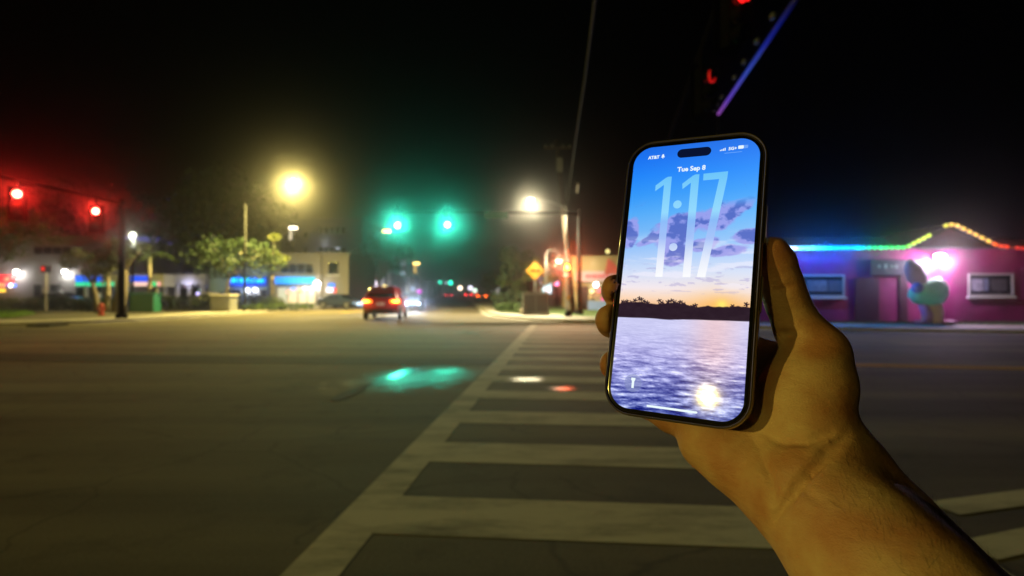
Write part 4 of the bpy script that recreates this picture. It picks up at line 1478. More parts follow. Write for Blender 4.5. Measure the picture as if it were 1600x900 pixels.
def car(label, loc, rz, paint, kind='suv', tails=None, heads=None, plate=True, name='car', group=None, W_=1.86, sc=1.0):
    """local +Y is the front; the rear bumper stands at y = 0"""
    t = thing(name, label, 'car', loc, rz, group)
    t.scale = (sc, sc, sc)
    hw = W_ / 2
    if kind == 'suv':   # y, z_bottom, z_belt, z_top, half width bottom, belt, top
        S = [(0.00, .52, .80, .86, .80, .86, .78), (.04, .38, .98, 1.06, .86, .93, .80), (.12, .34, 1.04, 1.16, .88, .95, .80), (.30, .32, 1.06, 1.52, .89, .96, .70), (.52, .30, 1.06, 1.66, .90, .97, .66),
             (1.2, .28, 1.05, 1.71, .92, .98, .68), (2.2, .28, 1.03, 1.71, .92, .98, .68), (2.75, .28, 1.02, 1.62, .92, .98, .68), (3.45, .28, 1.00, 1.06, .91, .97, .84), (4.1, .30, .90, .98, .88, .94, .74), (4.5, .34, .78, .84, .82, .88, .66), (4.64, .42, .62, .66, .72, .78, .6)]
    else:
        S = [(0.00, .46, .74, .80, .78, .84, .74), (.05, .34, .92, .98, .84, .91, .78), (.5, .30, .95, 1.02, .88, .94, .76), (.75, .28, .95, 1.06, .90, .95, .72), (1.45, .26, .94, 1.42, .91, .96, .62),
             (2.1, .26, .93, 1.47, .91, .96, .63), (2.7, .26, .92, 1.40, .91, .96, .63), (3.45, .26, .90, .98, .90, .95, .80), (4.1, .28, .80, .88, .87, .92, .72), (4.5, .32, .68, .74, .80, .86, .64), (4.62, .40, .56, .60, .7, .76, .58)]
    hs = hw / .98
    rings = []
    for (y, zb, zs, zt, wb, ws, wt) in S:
        half = [(wb * .96, zb), (wb, zb + .10), (ws * 1.0, zb + (zs - zb) * .55), (ws * .985, zs), (wt + (ws - wt) * .12, zt - (zt - zs) * .12), (wt * .86, zt)]
        ring = [(x * hs, y, z) for x, z in half] + [(-x * hs, y, z) for x, z in reversed(half)]
        rings.append(ring)
    b = MB().loft(rings).build('body', paint, t)
    smooth_by_angle(b, 38)
    gl = mat('car_glass', (.006, .007, .008), .06, spec=.6)
    # side windows
    for sg in (-1, 1):
        spans = ((5, 6), (6, 7)) if kind == 'suv' else ((4, 5), (5, 6))
        for (i, j) in spans:
            q = []
            for (k, e) in ((i, .06), (j, -.06)):
                y, zb, zs, zt, wb, ws, wt = S[k]
                lo = (sg * (ws * .985 * hs + .004 - .012), y + e, zs + .05)
                wtop = (wt + (ws - wt) * .12) * hs
                hi = (sg * (wtop + .012), y + e, zt - (zt - zs) * .2)
                q.append((lo, hi))
            (l0, h0), (l1, h1) = q
            vs = [l0, l1, h1, h0]
            vs2 = [(x - sg * .03, y, z) for x, y, z in vs]
            f = [(0, 1, 2, 3), (7, 6, 5, 4), (0, 4, 5, 1), (1, 5, 6, 2), (2, 6, 7, 3), (3, 7, 4, 0)]
            MB().add(vs + vs2, f).build('side_window', gl, t)
        # mirror
        y, zb, zs = S[-5][0] if kind == 'suv' else S[-4][0], 0, S[-4][2]
        MB().ball((sg * (hw + .10), y - .35, zs + .12), .11, 8, 6, (1, .6, .75)).build('wing_mirror', paint, t, True)
        for wy in (.85, 3.75):
            MB().box((sg * hw * .99 - .02, wy - .44, .33), (sg * hw * .99 + .025, wy + .44, .72)).build('wheel_arch', mat('arch_black', (.01, .01, .01), .8), t)
            wl_ = MB().tube([(sg * (hw - .16), wy, .34), (sg * (hw - .14), wy, .34), (sg * (hw + .015), wy, .34), (sg * (hw + .035), wy, .34)], [.30, .34, .34, .29], 20).build('wheel', TYRE, t)
            disc((sg * (hw + .037), wy, .34), .22, (sg, 0, 0), bulge=.015).build('rim', RIM, wl_)
        if kind == 'suv':
            MB().box((sg * hw * .97 - .015, 1.3, .98), (sg * hw * .97 + .03, 1.48, 1.01)).build('door_handle', paint, t)
    # rear and front glass
    if kind == 'suv':
        MB().add([(-.66, .115, 1.17), (.66, .115, 1.17), (.58, .33, 1.56), (-.58, .33, 1.56), (-.66, .16, 1.15), (.66, .16, 1.15), (.58, .38, 1.55), (-.58, .38, 1.55)],
                 [(0, 1, 2, 3), (7, 6, 5, 4), (0, 4, 5, 1), (1, 5, 6, 2), (2, 6, 7, 3), (3, 7, 4, 0)]).build('rear_window', gl, t)
        MB().bbox((-.62, .30, 1.66), (.62, .56, 1.72), .02).build('spoiler', paint, t)
        MB().add([(-.74, 3.40, 1.10), (.74, 3.40, 1.10), (.6, 2.80, 1.63), (-.6, 2.80, 1.63)], [(0, 1, 2, 3)]).build('windscreen', gl, t)
        tz, tx0, tx1, ty = .96, .46, .90, -.01
    else:
        MB().add([(-.66, .80, 1.09), (.66, .80, 1.09), (.56, 1.38, 1.42), (-.56, 1.38, 1.42)], [(0, 1, 2, 3)]).build('rear_window', gl, t)
        MB().add([(-.72, 3.41, 1.02), (.72, 3.41, 1.02), (.56, 2.76, 1.43), (-.56, 2.76, 1.43)], [(3, 2, 1, 0)]).build('windscreen', gl, t)
        tz, tx0, tx1, ty = .84, .44, .86, -.01
    MB().bbox((-hw * .93, -.07, .36), (hw * .93, .06, .58), .03).build('rear_bumper', mat('bumper_black', (.03, .03, .03), .6) if kind == 'suv' else paint, t)
    for sg in (-1, 1):
        m = tails if tails is not None else mat('tail_off', (.15, .01, .01), .3)
        rings = [[(sg * tx0, ty - .01, tz - .03), (sg * tx1, ty + .02, tz - .09), (sg * (tx1 + .03), ty + .16, tz - .06), (sg * (tx1 + .01), ty + .16, tz + .10), (sg * (tx1 - .02), ty + .03, tz + .11), (sg * tx0, ty, tz + .05)],
                 [(sg * tx0, ty + .08, tz - .03), (sg * tx1, ty + .1, tz - .09), (sg * (tx1 + .03), ty + .2, tz - .06), (sg * (tx1 + .01), ty + .2, tz + .10), (sg * (tx1 - .02), ty + .12, tz + .11), (sg * tx0, ty + .08, tz + .05)]]
        o = MB().loft(rings).build('tail_light', m, t)
        MB().bbox((sg * .72 - .1, -.078, .44), (sg * .72 + .1, -.071, .49), .005).build('rear_reflector', mat('refl', (.45, .35, .2), .25), t)
        hm = heads if heads is not None else mat('head_off', (.4, .4, .4), .15)
        o = MB().ball((sg * .66, 4.48, .66 if kind == 'suv' else .58), .12, 12, 8, (1.5, .9, .7)).build('headlight', hm, t, True)
    MB().bbox((-.42, 4.58, .42), (.42, 4.67, .58), .02).build('grille', BLACK, t)
    if plate:
        MB().box((-.2, -.045 if kind == 'suv' else -.03, .76), (.2, -.035 if kind == 'suv' else -.02, .92)).build('number_plate', mat('plate', (.55, .5, .5), .5, emit=(1, .75, .65), estr=.16, sample='NONE'), t)
        for k in range(4):
            if k != 2:
                MB().box((-.15 + k * .085, -.049 if kind == 'suv' else -.034, .80), (-.09 + k * .085, -.046 if kind == 'suv' else -.031, .88)).build('plate_mark', mat('plate_ink', (.12, .1, .15), .6), t)
    return t


SUVRED = mat('car_red', (.32, .010, .02), .28, coat=.6)
q = G(595, 501)
red = car('dark red car with lit tail lights driving away in the left lane', (q.x, q.y, .003), RAD(5), SUVRED, 'suv', glow('tail_amber', (1, .16, .01), 9), None, sc=1.06)
for sg in (-1, 1):
    lamp('tail_lamp', 'POINT', (sg * .68, -.22, .95), (1, .06, .01), 9, red, .05)
    MB().bbox((sg * .74 - .13, -.03, .93), (sg * .74 + .13, -.012, 1.0), .02).build('tail_light_core', glow('tail_core', (1, .34, .03), 22), red)
lamp('car_beam', 'SPOT', (0, 4.8, .7), (1, .95, .85), 900, red, .1, (0, 1, -.10), RAD(70), .6)
# oncoming car whose headlight shines past the red car
q = P(641, 0, 46)
HEADW = glow('headlight_white', (.75, .85, 1), 40)
onc = car('oncoming car with one glaring blue-white headlight half hidden by the red car', (q.x - .45, q.y + 4.64, .003), RAD(184), mat('car_dark', (.03, .035, .05), .3, coat=.5), 'sedan', None, HEADW)
for sg in (-1,):
    lamp('headlight_beam', 'SPOT', (sg * .66, 4.75, .62), (.45, .62, 1), 420, onc, .06, (0.02, 1, -.05), RAD(100), .8)
lamp('headlight_beam', 'SPOT', (.66, 4.75, .62), (.85, .92, 1), 3800, onc, .06, (0, 1, -.12), RAD(60), .6)
# dark parked car, left
q = G(486, 481.5)
dk = car('dark blue parked car with pale glowing front beside the cream shop', (q.x + 1.0, q.y + .3, .003), RAD(-112), mat('car_navy', (.02, .03, .06), .25, coat=.6), 'sedan', None, glow('headlight_blue', (.4, .7, 1), 3.2), plate=False, sc=.93)
MB().bbox((-.55, 4.60, .32), (.55, 4.70, .66), .04).build('glowing_front_panel', mat('front_panel', (.5, .55, .6), .4, emit=(.35, .6, 1), estr=.45, sample='NONE'), dk)  # panel emits to stand for the headlights' bluish light on it
lamp('car_glow', 'POINT', (0, 5.4, .6), (.45, .7, 1), 60, dk, .1)
# dark car parked far left behind the shrubs
for (x, Y, rz, lab, pm) in ((55, 52, -90, 'dark parked car behind the shrubs left of the white wall lamps', (.03, .03, .04)), (300, 58, -88, 'pale parked car under the white arcade', (.25, .25, .3)), (120, 62, -90, 'dark parked car below the green canopy strip', (.02, .03, .03))):
    q = P(x, 0, Y)
    car(lab, (q.x, Y, .12), RAD(rz), mat('car_far%d' % x, pm, .3, coat=.5), 'sedan', None, None, plate=False)
# far cars ahead
for (x, Y, kind, c, lab, e) in ((753, 100, 'sedan', (1, .13, .01), 'far car with two round orange-red tail lights, nearest of the far cars', 22), (732, 135, 'suv', (1, .01, .02), 'far car glowing bright red beside the orange-lit far car', 22),
                                (701, 130, 'sedan', (1, .03, .06), 'far car with dim red lights, left of the other far cars', 12), (741, 190, 'suv', (1, .02, .03), 'farthest small car with red lights behind the bright red one', 16)):
    q = P(x, 0, Y)
    car(lab, (q.x, Y, .003), RAD(6), mat('car_f%d' % x, (.2, .2, .2), .3), kind, glow('tl%d' % x, c, e), None, plate=False)

# ================================================================== the phone
def rotv(r):
    r = np.array(r)
    th = np.linalg.norm(r)
    k = r / th
    K = np.array([[0, -k[2], k[1]], [k[2], 0, -k[0]], [-k[1], k[0], 0]])
    return np.eye(3) + np.sin(th) * K + (1 - np.cos(th)) * K @ K


PR = rotv((-.191726, -.544635, -.086844))
PT = np.array([97.66, 10.825, -327.62]) / 1000
C2W = np.array([[1, 0, 0], [0, 0, -1], [0, 1, 0.]])      # camera axes to world axes
PRW = C2W @ PR
PTW = C2W @ PT + np.array([0, 0, H_CAM])
MPH = Matrix([[*PRW[0], PTW[0]], [*PRW[1], PTW[1]], [*PRW[2], PTW[2]], [0, 0, 0, 1]])
phone = thing('smartphone', 'smartphone in a clear case showing a sunset lock screen, held up by a hand', 'phone')
phone.matrix_world = MPH
SW, SH = .0729, .1584


def rr_loop(w, h, r, z, n=9):
    out = []
    for (sx_, sy_, a0) in ((1, 1, 0), (-1, 1, 90), (-1, -1, 180), (1, -1, 270)):
        for i in range(n):
            a = RAD(a0 + 90 * i / (n - 1))
            out.append((sx_ * (w / 2 - r) + r * math.cos(a), sy_ * (h / 2 - r) + r * math.sin(a), z))
    return out


TITAN = mat('titanium_frame', (.30, .25, .22), .28, .9)
BEZ = mat('black_bezel', (.004, .004, .005), .12, spec=.5)
CASE = bpy.data.materials.new('clear_case')
CASE.use_nodes = True
cb = CASE.node_tree.nodes['Principled BSDF']
cb.inputs['Base Color'].default_value = (.10, .082, .078, 1)
cb.inputs['Roughness'].default_value = .10
cb.inputs['Specular IOR Level'].default_value = .8
cb.inputs['Coat Weight'].default_value = .6
cb.inputs['Coat Roughness'].default_value = .03
# frame and glass slab
b = MB()
b.loft([rr_loop(.0752, .1607, .0130, -.0078), rr_loop(.0776, .1630, .0142, -.0066), rr_loop(.0776, .1630, .0142, -.0012), rr_loop(.0766, .1620, .0137, -.0004)], cap=True)
o = b.build('frame', TITAN, phone)
smooth_by_angle(o, 35)
o = MB().loft([rr_loop(.0766, .1620, .0137, -.0004), rr_loop(.0764, .1618, .0136, -.00005), rr_loop(.0758, .1612, .0134, 0.0)]).build('bezel', BEZ, phone)
smooth_by_angle(o, 35)
# case: back plate, wall and lip
b = MB()
ro = .0165
rings = [rr_loop(.0776, .1630, .0145, -.0105), rr_loop(.0800, .1654, .0155, -.0100), rr_loop(.0812, .1666, ro, -.0078), rr_loop(.0815, .1669, ro, -.0045), rr_loop(.0812, .1666, ro, -.0012),
         rr_loop(.0805, .1659, .0160, .0004), rr_loop(.0796, .1650, .0156, .0008), rr_loop(.0788, .1642, .0152, .0006), rr_loop(.0780, .1634, .0146, -.0004), rr_loop(.0779, .1633, .0145, -.0070)]
b.loft(rings, cap=False)
n_ = len(rings[0])
b.f.append(tuple(reversed(range(n_))))
o = b.build('case', CASE, phone)
smooth_by_angle(o, 50)
# side buttons of the case (right side: long power key; left: volume keys and action key)
for (sg, y0, y1, nm) in ((1, -.020, .000, 'camera_button'), (1, .018, .040, 'power_button'), (-1, .032, .043, 'volume_button'), (-1, .018, .029, 'volume_button'), (-1, .048, .054, 'action_button')):
    xo = sg * .0407
    rings = [[(xo - sg * .0006, y0, -.0062), (xo - sg * .0006, y1, -.0062), (xo - sg * .0006, y1, -.0028), (xo - sg * .0006, y0, -.0028)],
             [(xo + sg * .0007, y0 + .0005, -.0058), (xo + sg * .0007, y1 - .0005, -.0058), (xo + sg * .0007, y1 - .0005, -.0032), (xo + sg * .0007, y0 + .0005, -.0032)]]
    MB().loft(rings).build(nm, mat('button_metal', (.30, .27, .22), .35, .6), phone)
# camera bump on the back
o = MB().loft([rr_loop(.036, .036, .009, -.0104), rr_loop(.036, .036, .009, -.0125), rr_loop(.034, .034, .008, -.0132)])
o.v = [(x + .018, y + .058, z) for x, y, z in o.v]
o.build('camera_plate', mat('button_metal'), phone)


# ---- the picture on the display, computed per vertex
def fbm(x, y, seed, octv=5, gain=.5):
    out = np.zeros_like(x)
    amp = 1.0
    tot = 0
    for k in range(octv):
        r = np.random.default_rng(seed + k)
        g = r.random((64, 64))
        xi = np.floor(x).astype(int)
        yi = np.floor(y).astype(int)
        fx = x - xi
        fy = y - yi
        fx = fx * fx * (3 - 2 * fx)
        fy = fy * fy * (3 - 2 * fy)
        a = g[xi % 64, yi % 64]; b_ = g[(xi + 1) % 64, yi % 64]; c = g[xi % 64, (yi + 1) % 64]; d = g[(xi + 1) % 64, (yi + 1) % 64]
        out += amp * ((a * (1 - fx) + b_ * fx) * (1 - fy) + (c * (1 - fx) + d * fx) * fy)
        tot += amp
        amp *= gain
        x = x * 2.03 + 7.1
        y = y * 2.03 + 3.3
    return out / tot


def s2l(c):
    c = np.asarray(c, float)
    return np.where(c <= .04045, c / 12.92, ((c + .055) / 1.055) ** 2.4)


def sstep(a, b_, x):
    t_ = np.clip((x - a) / (b_ - a), 0, 1)
    return t_ * t_ * (3 - 2 * t_)


def wallpaper(X, Yd):
    """X, Yd in mm from the top left corner of the display; returns sRGB 0..1"""
    ys = [0, 8, 18, 30, 42, 55, 66, 78, 88, 94, 98]
    cs = np.array([[36, 112, 232], [38, 124, 245], [44, 140, 252], [62, 158, 252], [94, 178, 252], [132, 192, 250], [170, 206, 252], [214, 226, 250], [246, 234, 238], [252, 218, 190], [251, 196, 148]]) / 255.
    col = np.stack([np.interp(Yd, ys, cs[:, k]) for k in range(3)], -1)
    # lighter towards the right, deeper blue at the left
    col += (.10 * ((X / 73 - .5))[..., None]) * np.array([.9, .55, .15]) * (1 - sstep(60, 95, Yd))[..., None]
    # sunset glow
    d = np.hypot((X - 58) / 1.9, (Yd - 97))
    gl_ = np.exp(-(d / 7) ** 1.4)[..., None]
    col = col * (1 - .75 * gl_) + .75 * gl_ * np.array([1.0, .72, .30])
    d2 = np.hypot((X - 58.5) / 1.2, (Yd - 96.2))
    g2 = np.exp(-(d2 / 2.4) ** 2)[..., None]
    col = col * (1 - g2) + g2 * np.array([1, .93, .45])
    # clouds
    n1 = fbm(X / 13 + .4, Yd / 8.5, 3)
    n2 = fbm(X / 5 + 9, Yd / 3.5, 17)
    sh = n1 * .62 + n2 * .38

    def ell(cx, cy, rx, ry, an=0):
        a = RAD(an)
        u_ = ((X - cx) * math.cos(a) + (Yd - cy) * math.sin(a)) / rx
        v_ = (-(X - cx) * math.sin(a) + (Yd - cy) * math.cos(a)) / ry
        return np.sqrt(u_ * u_ + v_ * v_)
    dens = np.zeros_like(X)
    for (cx, cy, rx, ry, an) in ((28, 54, 15, 11, -28), (36, 50, 16, 8, -25), (52, 47, 15, 9, -22), (62, 41, 12, 5, -20), (30, 68, 9, 8, -20), (46, 62, 10, 5, -10), (70, 58, 10, 5, -8), (2, 54, 6, 11, 10), (18, 58, 12, 3, -22), (60, 66, 12, 4, -8)):
        dens = np.maximum(dens, 1.12 - ell(cx, cy, rx, ry, an))
    cm = sstep(.30, .56, dens * 1.2 + (sh - .5) * 1.15 + .13)
    cm *= sstep(33, 42, Yd) * (1 - sstep(76, 84, Yd))
    dark = sstep(.42, .68, dens * .5 + (n2 - .5) * .8 + (sh - .5) + .28)
    ccol = np.array([.62, .62, .93]) * (1 - dark[..., None]) + np.array([.33, .40, .76]) * dark[..., None]
    warm = sstep(56, 80, Yd)[..., None]
    ccol = ccol * (1 - .35 * warm) + .35 * warm * np.array([.72, .62, .86])
    col = col * (1 - .88 * cm[..., None]) + .88 * cm[..., None] * ccol
    # thin pale veils
    veil = sstep(.52, .7, fbm(X / 16, Yd / 3.2, 40)) * sstep(52, 66, Yd) * (1 - sstep(84, 92, Yd))
    col = col * (1 - .5 * veil[..., None]) + .5 * veil[..., None] * np.array([.97, .95, 1])
    wisp = sstep(.62, .7, fbm(X / 7, Yd / 1.6, 55)) * sstep(72, 76, Yd) * (1 - sstep(88, 92, Yd))
    col = col * (1 - .35 * wisp[..., None]) + .35 * wisp[..., None] * np.array([.62, .58, .80])
    # tree line with palms
    top = 99.2 - 2.1 * fbm(X / 6.5, X * 0 + 2, 60, 4) * 1.2 - 1.0 * np.exp(-((X - 13) / 13) ** 2) - 2.0 * np.exp(-((X - 33) / 8) ** 2) * .6 - .9 * sstep(62, 73, X)
    tl = sstep(-.25, .25, Yd - top)
    r = np.random.default_rng(8)
    for i in range(20):
        px_ = [2, 4.5, 7, 9.5, 12, 13.5, 15, 17, 24, 25.5, 29, 31, 33, 34.5, 36, 38, 43, 44.5, 64, 71][i]
        ph = [97, 96.6, 97.2, 96, 94.6, 95.2, 96.2, 97, 95.6, 96.6, 96, 95.2, 96, 96.6, 95.8, 96.8, 98, 97.4, 97, 95.6][i]
        stem = (np.abs(X - px_) < .16) & (Yd > ph) & (Yd < 100)
        ang = np.arctan2(Yd - ph, X - px_)
        rad_ = np.hypot(X - px_, (Yd - ph) * 1.15)
        fr_ = rad_ < (.55 + 1.05 * np.abs(np.cos(2.5 * ang + i)) ** 1.5)
        tl = np.maximum(tl, stem * 1.0)
        tl = np.maximum(tl, fr_ * .95)
    dk_ = np.array([.17, .11, .16])
    dk_ = dk_ + .05 * (fbm(X / 3, Yd / 1.5, 70)[..., None] - .5)
    col = col * (1 - tl[..., None]) + tl[..., None] * dk_
    # water
    wy = 105.6 - .022 * (X - 36) + .5 * np.exp(-((X - 30) / 7) ** 2)
    wt = sstep(-.2, .2, Yd - wy)
    f = np.clip((Yd - 105.5) / 53, 0, 1)
    wc = np.stack([np.interp(f, [0, .15, .4, .65, 1], v_) for v_ in ([.82, .80, .72, .60, .40], [.82, .80, .71, .61, .45], [.97, .96, .92, .86, .74])], -1)
    pk = np.exp(-((X - 56) / 13) ** 2) * (1 - sstep(.25, .95, f))
    wc = wc * (1 - .6 * pk[..., None]) + .6 * pk[..., None] * np.array([1.0, .80, .76])
    per = 1.1 + 5.0 * f
    sl = -.10 * (X - 36) * f
    w1 = fbm(X / (4.5 + 5 * f), (Yd + sl) / (.55 + .9 * f), 90, 5, .6)
    w2 = fbm(X / 2.2 + 31, (Yd + sl) / .7, 99, 3, .6)
    big = fbm(X / 18, (Yd + sl) / 5, 120, 3)
    wv = (w1 - .5) * (1.0 + .9 * f) + (w2 - .5) * .35 + (big - .5) * .55
    amp = sstep(.05, .75, f) * .85 + .12
    wc = wc + (wv * amp)[..., None] * np.array([.80, .80, .62])
    crest = sstep(.60, .72, w1 * .7 + w2 * .3) * sstep(.25, .7, f)
    wc = wc * (1 - .32 * crest[..., None]) + .32 * crest[..., None] * np.array([.92, .93, 1.0])
    col = col * (1 - wt[..., None]) + wt[..., None] * wc
    return np.clip(col, .01, 1)


def in_poly(X, Y_, poly):
    ins = np.zeros(X.shape, bool)
    j = len(poly) - 1
    for i in range(len(poly)):
        xi, yi = poly[i]
        xj, yj = poly[j]
        c = ((yi > Y_) != (yj > Y_)) & (X < (xj - xi) * (Y_ - yi) / (yj - yi + 1e-12) + xi)
        ins ^= c
        j = i
    return ins


NX, NY = 218, 474
gx = np.linspace(0, SW * 1000, NX)
gy = np.linspace(0, SH * 1000, NY)
GX, GY = np.meshgrid(gx, gy)
# keep to a rounded rectangle of 11.5 mm corner radius by pulling the outside vertices onto it
rc = 11.5
SWm, SHm = SW * 1000, SH * 1000
qx = np.clip(GX, rc, SWm - rc)
qy = np.clip(GY, rc, SHm - rc)
dx_, dy_ = GX - qx, GY - qy
dd = np.hypot(dx_, dy_)
sc_ = np.where(dd > rc, rc / np.maximum(dd, 1e-6), 1)
VX, VY = qx + dx_ * sc_, qy + dy_ * sc_
rgb = wallpaper(VX, VY)
lin = s2l(rgb)
vs = np.stack([VX / 1000 - SW / 2, SH / 2 - VY / 1000, np.full_like(VX, .00008)], -1).reshape(-1, 3)
ii = (np.arange(NY - 1)[:, None] * NX + np.arange(NX - 1)[None]).ravel()
fc = np.stack([ii, ii + NX, ii + NX + 1, ii + 1], 1)
me = bpy.data.meshes.new('display')
me.from_pydata(vs.tolist(), [], fc.tolist())
ca = me.color_attributes.new('picture', 'FLOAT_COLOR', 'POINT')
buf = np.ones((NX * NY, 4), np.float32)
buf[:, :3] = lin.reshape(-1, 3)
ca.data.foreach_set('color', buf.ravel())
SCR = bpy.data.materials.new('display_picture')
SCR.use_nodes = True
nt = SCR.node_tree
bs = nt.nodes['Principled BSDF']
at = nt.nodes.new('ShaderNodeAttribute')
at.attribute_name = 'picture'
nt.links.new(at.outputs['Color'], bs.inputs['Emission Color'])
bs.inputs['Emission Strength'].default_value = 1.0
bs.inputs['Base Color'].default_value = (.003, .003, .003, 1)
bs.inputs['Roughness'].default_value = .045
bs.inputs['Specular IOR Level'].default_value = .5
SCR.cycles.emission_sampling = 'NONE'
me.materials.append(SCR)
disp = bpy.data.objects.new('display', me)
COL.objects.link(disp)
disp.parent = phone


def screen_poly(name, polys, m, z=.00016, grad=None):
    mb = MB()
    for p in polys:
        mb.add([(x / 1000 - SW / 2, SH / 2 - y / 1000, z) for x, y in p], [tuple(reversed(range(len(p))))])
    return mb.build(name, m, disp)


# clock digits: light glass laid over the picture
DIG = bpy.data.materials.new('clock_glass')
DIG.use_nodes = True
nt = DIG.node_tree
bs = nt.nodes['Principled BSDF']
tc = nt.nodes.new('ShaderNodeTexCoord')
sp = nt.nodes.new('ShaderNodeSeparateXYZ')
nt.links.new(tc.outputs['Object'], sp.inputs[0])
mr = nt.nodes.new('ShaderNodeMapRange')
mr.inputs[1].default_value = SH / 2 - .020
mr.inputs[2].default_value = SH / 2 - .082
nt.links.new(sp.outputs['Y'], mr.inputs[0])
r = nt.nodes.new('ShaderNodeValToRGB')
for e_, (p_, c_) in zip([r.color_ramp.elements[0], r.color_ramp.elements[1]] + [r.color_ramp.elements.new(x_) for x_ in (.36, .45, .62, .72, .85)],
                        ((0, (112, 200, 250)), (1, (250, 248, 252)), (.36, (150, 220, 254)), (.45, (140, 190, 250)), (.62, (168, 196, 250)), (.72, (205, 222, 252)), (.85, (238, 242, 253)))):
    e_.position = p_
    e_.color = (*s2l(np.array(c_) / 255.), 1)
nt.links.new(mr.outputs[0], r.inputs[0])
nt.links.new(r.outputs[0], bs.inputs['Emission Color'])
bs.inputs['Emission Strength'].default_value = 1
bs.inputs['Base Color'].default_value = (.003, .003, .003, 1)
bs.inputs['Roughness'].default_value = .045
bs.inputs['Alpha'].default_value = .94
DIG.cycles.emission_sampling = 'NONE'


def arcpts(cx, cy, r_, n=20):
    return [(cx + r_ * math.cos(2 * math.pi * i / n), cy + r_ * math.sin(2 * math.pi * i / n)) for i in range(n)]


screen_poly('clock_digit', [[(15.2, 25.0), (21.0, 20.6), (22.4, 20.0), (24.6, 20.0), (24.5, 81.5), (20.2, 81.5), (20.3, 24.9), (15.3, 28.6)]], DIG)
screen_poly('clock_digit', [[(31.2, 25.0), (37.0, 20.4), (38.4, 19.8), (40.7, 19.8), (40.4, 81.4), (36.0, 81.4), (36.2, 24.7), (31.6, 28.4)]], DIG)
screen_poly('clock_digit', [[(43.0, 19.7), (56.6, 19.3), (56.4, 23.4), (48.6, 81.2), (43.9, 81.2), (52.0, 23.6), (43.1, 23.8)]], DIG)
screen_poly('clock_dot', [arcpts(29.4, 37.7, 2.5)], DIG)
screen_poly('clock_dot', [arcpts(29.2, 63.6, 2.4)], DIG)
WHT = glow('screen_white', tuple(s2l(np.array([.90, .97, 1.0]))), 1.0)


def screen_text(body, x, y, size, name, bold=.0, m=WHT):
    cu = bpy.data.curves.new(name, 'FONT')
    cu.body = body
    cu.size = size / 1000
    cu.offset = bold / 1000
    cu.resolution_u = 3
    tmp = bpy.data.objects.new(name, cu)
    COL.objects.link(tmp)
    dg = bpy.context.evaluated_depsgraph_get()
    me_ = bpy.data.meshes.new_from_object(tmp.evaluated_get(dg))
    bpy.data.objects.remove(tmp)
    me_.materials.clear()
    me_.materials.append(m)
    o_ = bpy.data.objects.new(name, me_)
    COL.objects.link(o_)
    o_.parent = disp
    o_.location = (x / 1000 - SW / 2, SH / 2 - y / 1000, .0002)
    return o_


screen_text('Tue Sep 8', 27.6, 17.2, 4.0, 'date_text', .13)
screen_text('AT&T', 9.0, 7.6, 2.75, 'carrier_text', .13)
screen_text('5G+', 55.9, 6.5, 2.5, 'network_text', .10)
# bell, bars, battery
screen_poly('bell_icon', [[(16.9, 7.2), (19.3, 7.2), (18.8, 6.5), (18.7, 5.6), (18.1, 5.0), (17.5, 5.6), (17.4, 6.5)], arcpts(18.1, 7.55, .35, 8)], WHT, .0002)
screen_poly('signal_icon', [[(51.2 + k * .85, 6.6), (51.75 + k * .85, 6.6), (51.75 + k * .85, 5.9 - k * .33), (51.2 + k * .85, 5.9 - k * .33)] for k in range(4)], WHT, .0002)
screen_poly('battery_icon', [[(61.4, 6.3), (63.8, 6.3), (64.1, 6.0), (64.1, 4.6), (63.8, 4.3), (61.4, 4.3), (61.1, 4.6), (61.1, 6.0)]], WHT, .0002)
screen_poly('battery_shell', [[(64.2, 6.3), (66.1, 6.2), (66.4, 5.9), (66.4, 4.6), (66.1, 4.3), (64.2, 4.3)]], glow('screen_paleblue', (.13, .36, .95), 1), .0002)
screen_poly('status_line', [[(53.8, 8.35), (63.3, 8.25), (63.3, 7.95), (53.8, 8.05)]], glow('screen_midblue', (.16, .42, .98), 1), .0002)
isl = []
for (cx, a0) in ((43.6, -90), (29.4, 90)):
    for i in range(13):
        a = RAD(a0 + 180 * i / 12)
        isl.append((cx + 2.75 * math.cos(a), 5.85 + 2.75 * math.sin(a)))
screen_poly('camera_island', [isl], mat('island_black', (.002, .002, .004), .08, emit=(.002, .006, .03), estr=1, sample='NONE'), .0002)
screen_poly('torch_button', [arcpts(13.1, 143.9, 5.1, 28)], mat('button_tint', (.003, .003, .003), .045, emit=(.20, .24, .46), estr=1, sample='NONE', alpha=.5), .00016)
screen_poly('torch_icon', [[(11.9, 140.9), (14.3, 140.9), (14.3, 142.0), (13.8, 142.9), (13.8, 146.7), (12.4, 146.7), (12.4, 142.9), (11.9, 142.0)]], WHT, .0002)
screen_poly('home_bar', [[(22.7, 154.9), (49.6, 154.9), (50.2, 155.5), (49.6, 156.1), (22.7, 156.1), (22.1, 155.5)]], WHT, .0002)

# ================================================================== hand and forearm: one continuous skin
def PW(x, y, d):
    return np.array([(x - 800) / F * d, d, H_CAM - (y - HZ) / F * d])


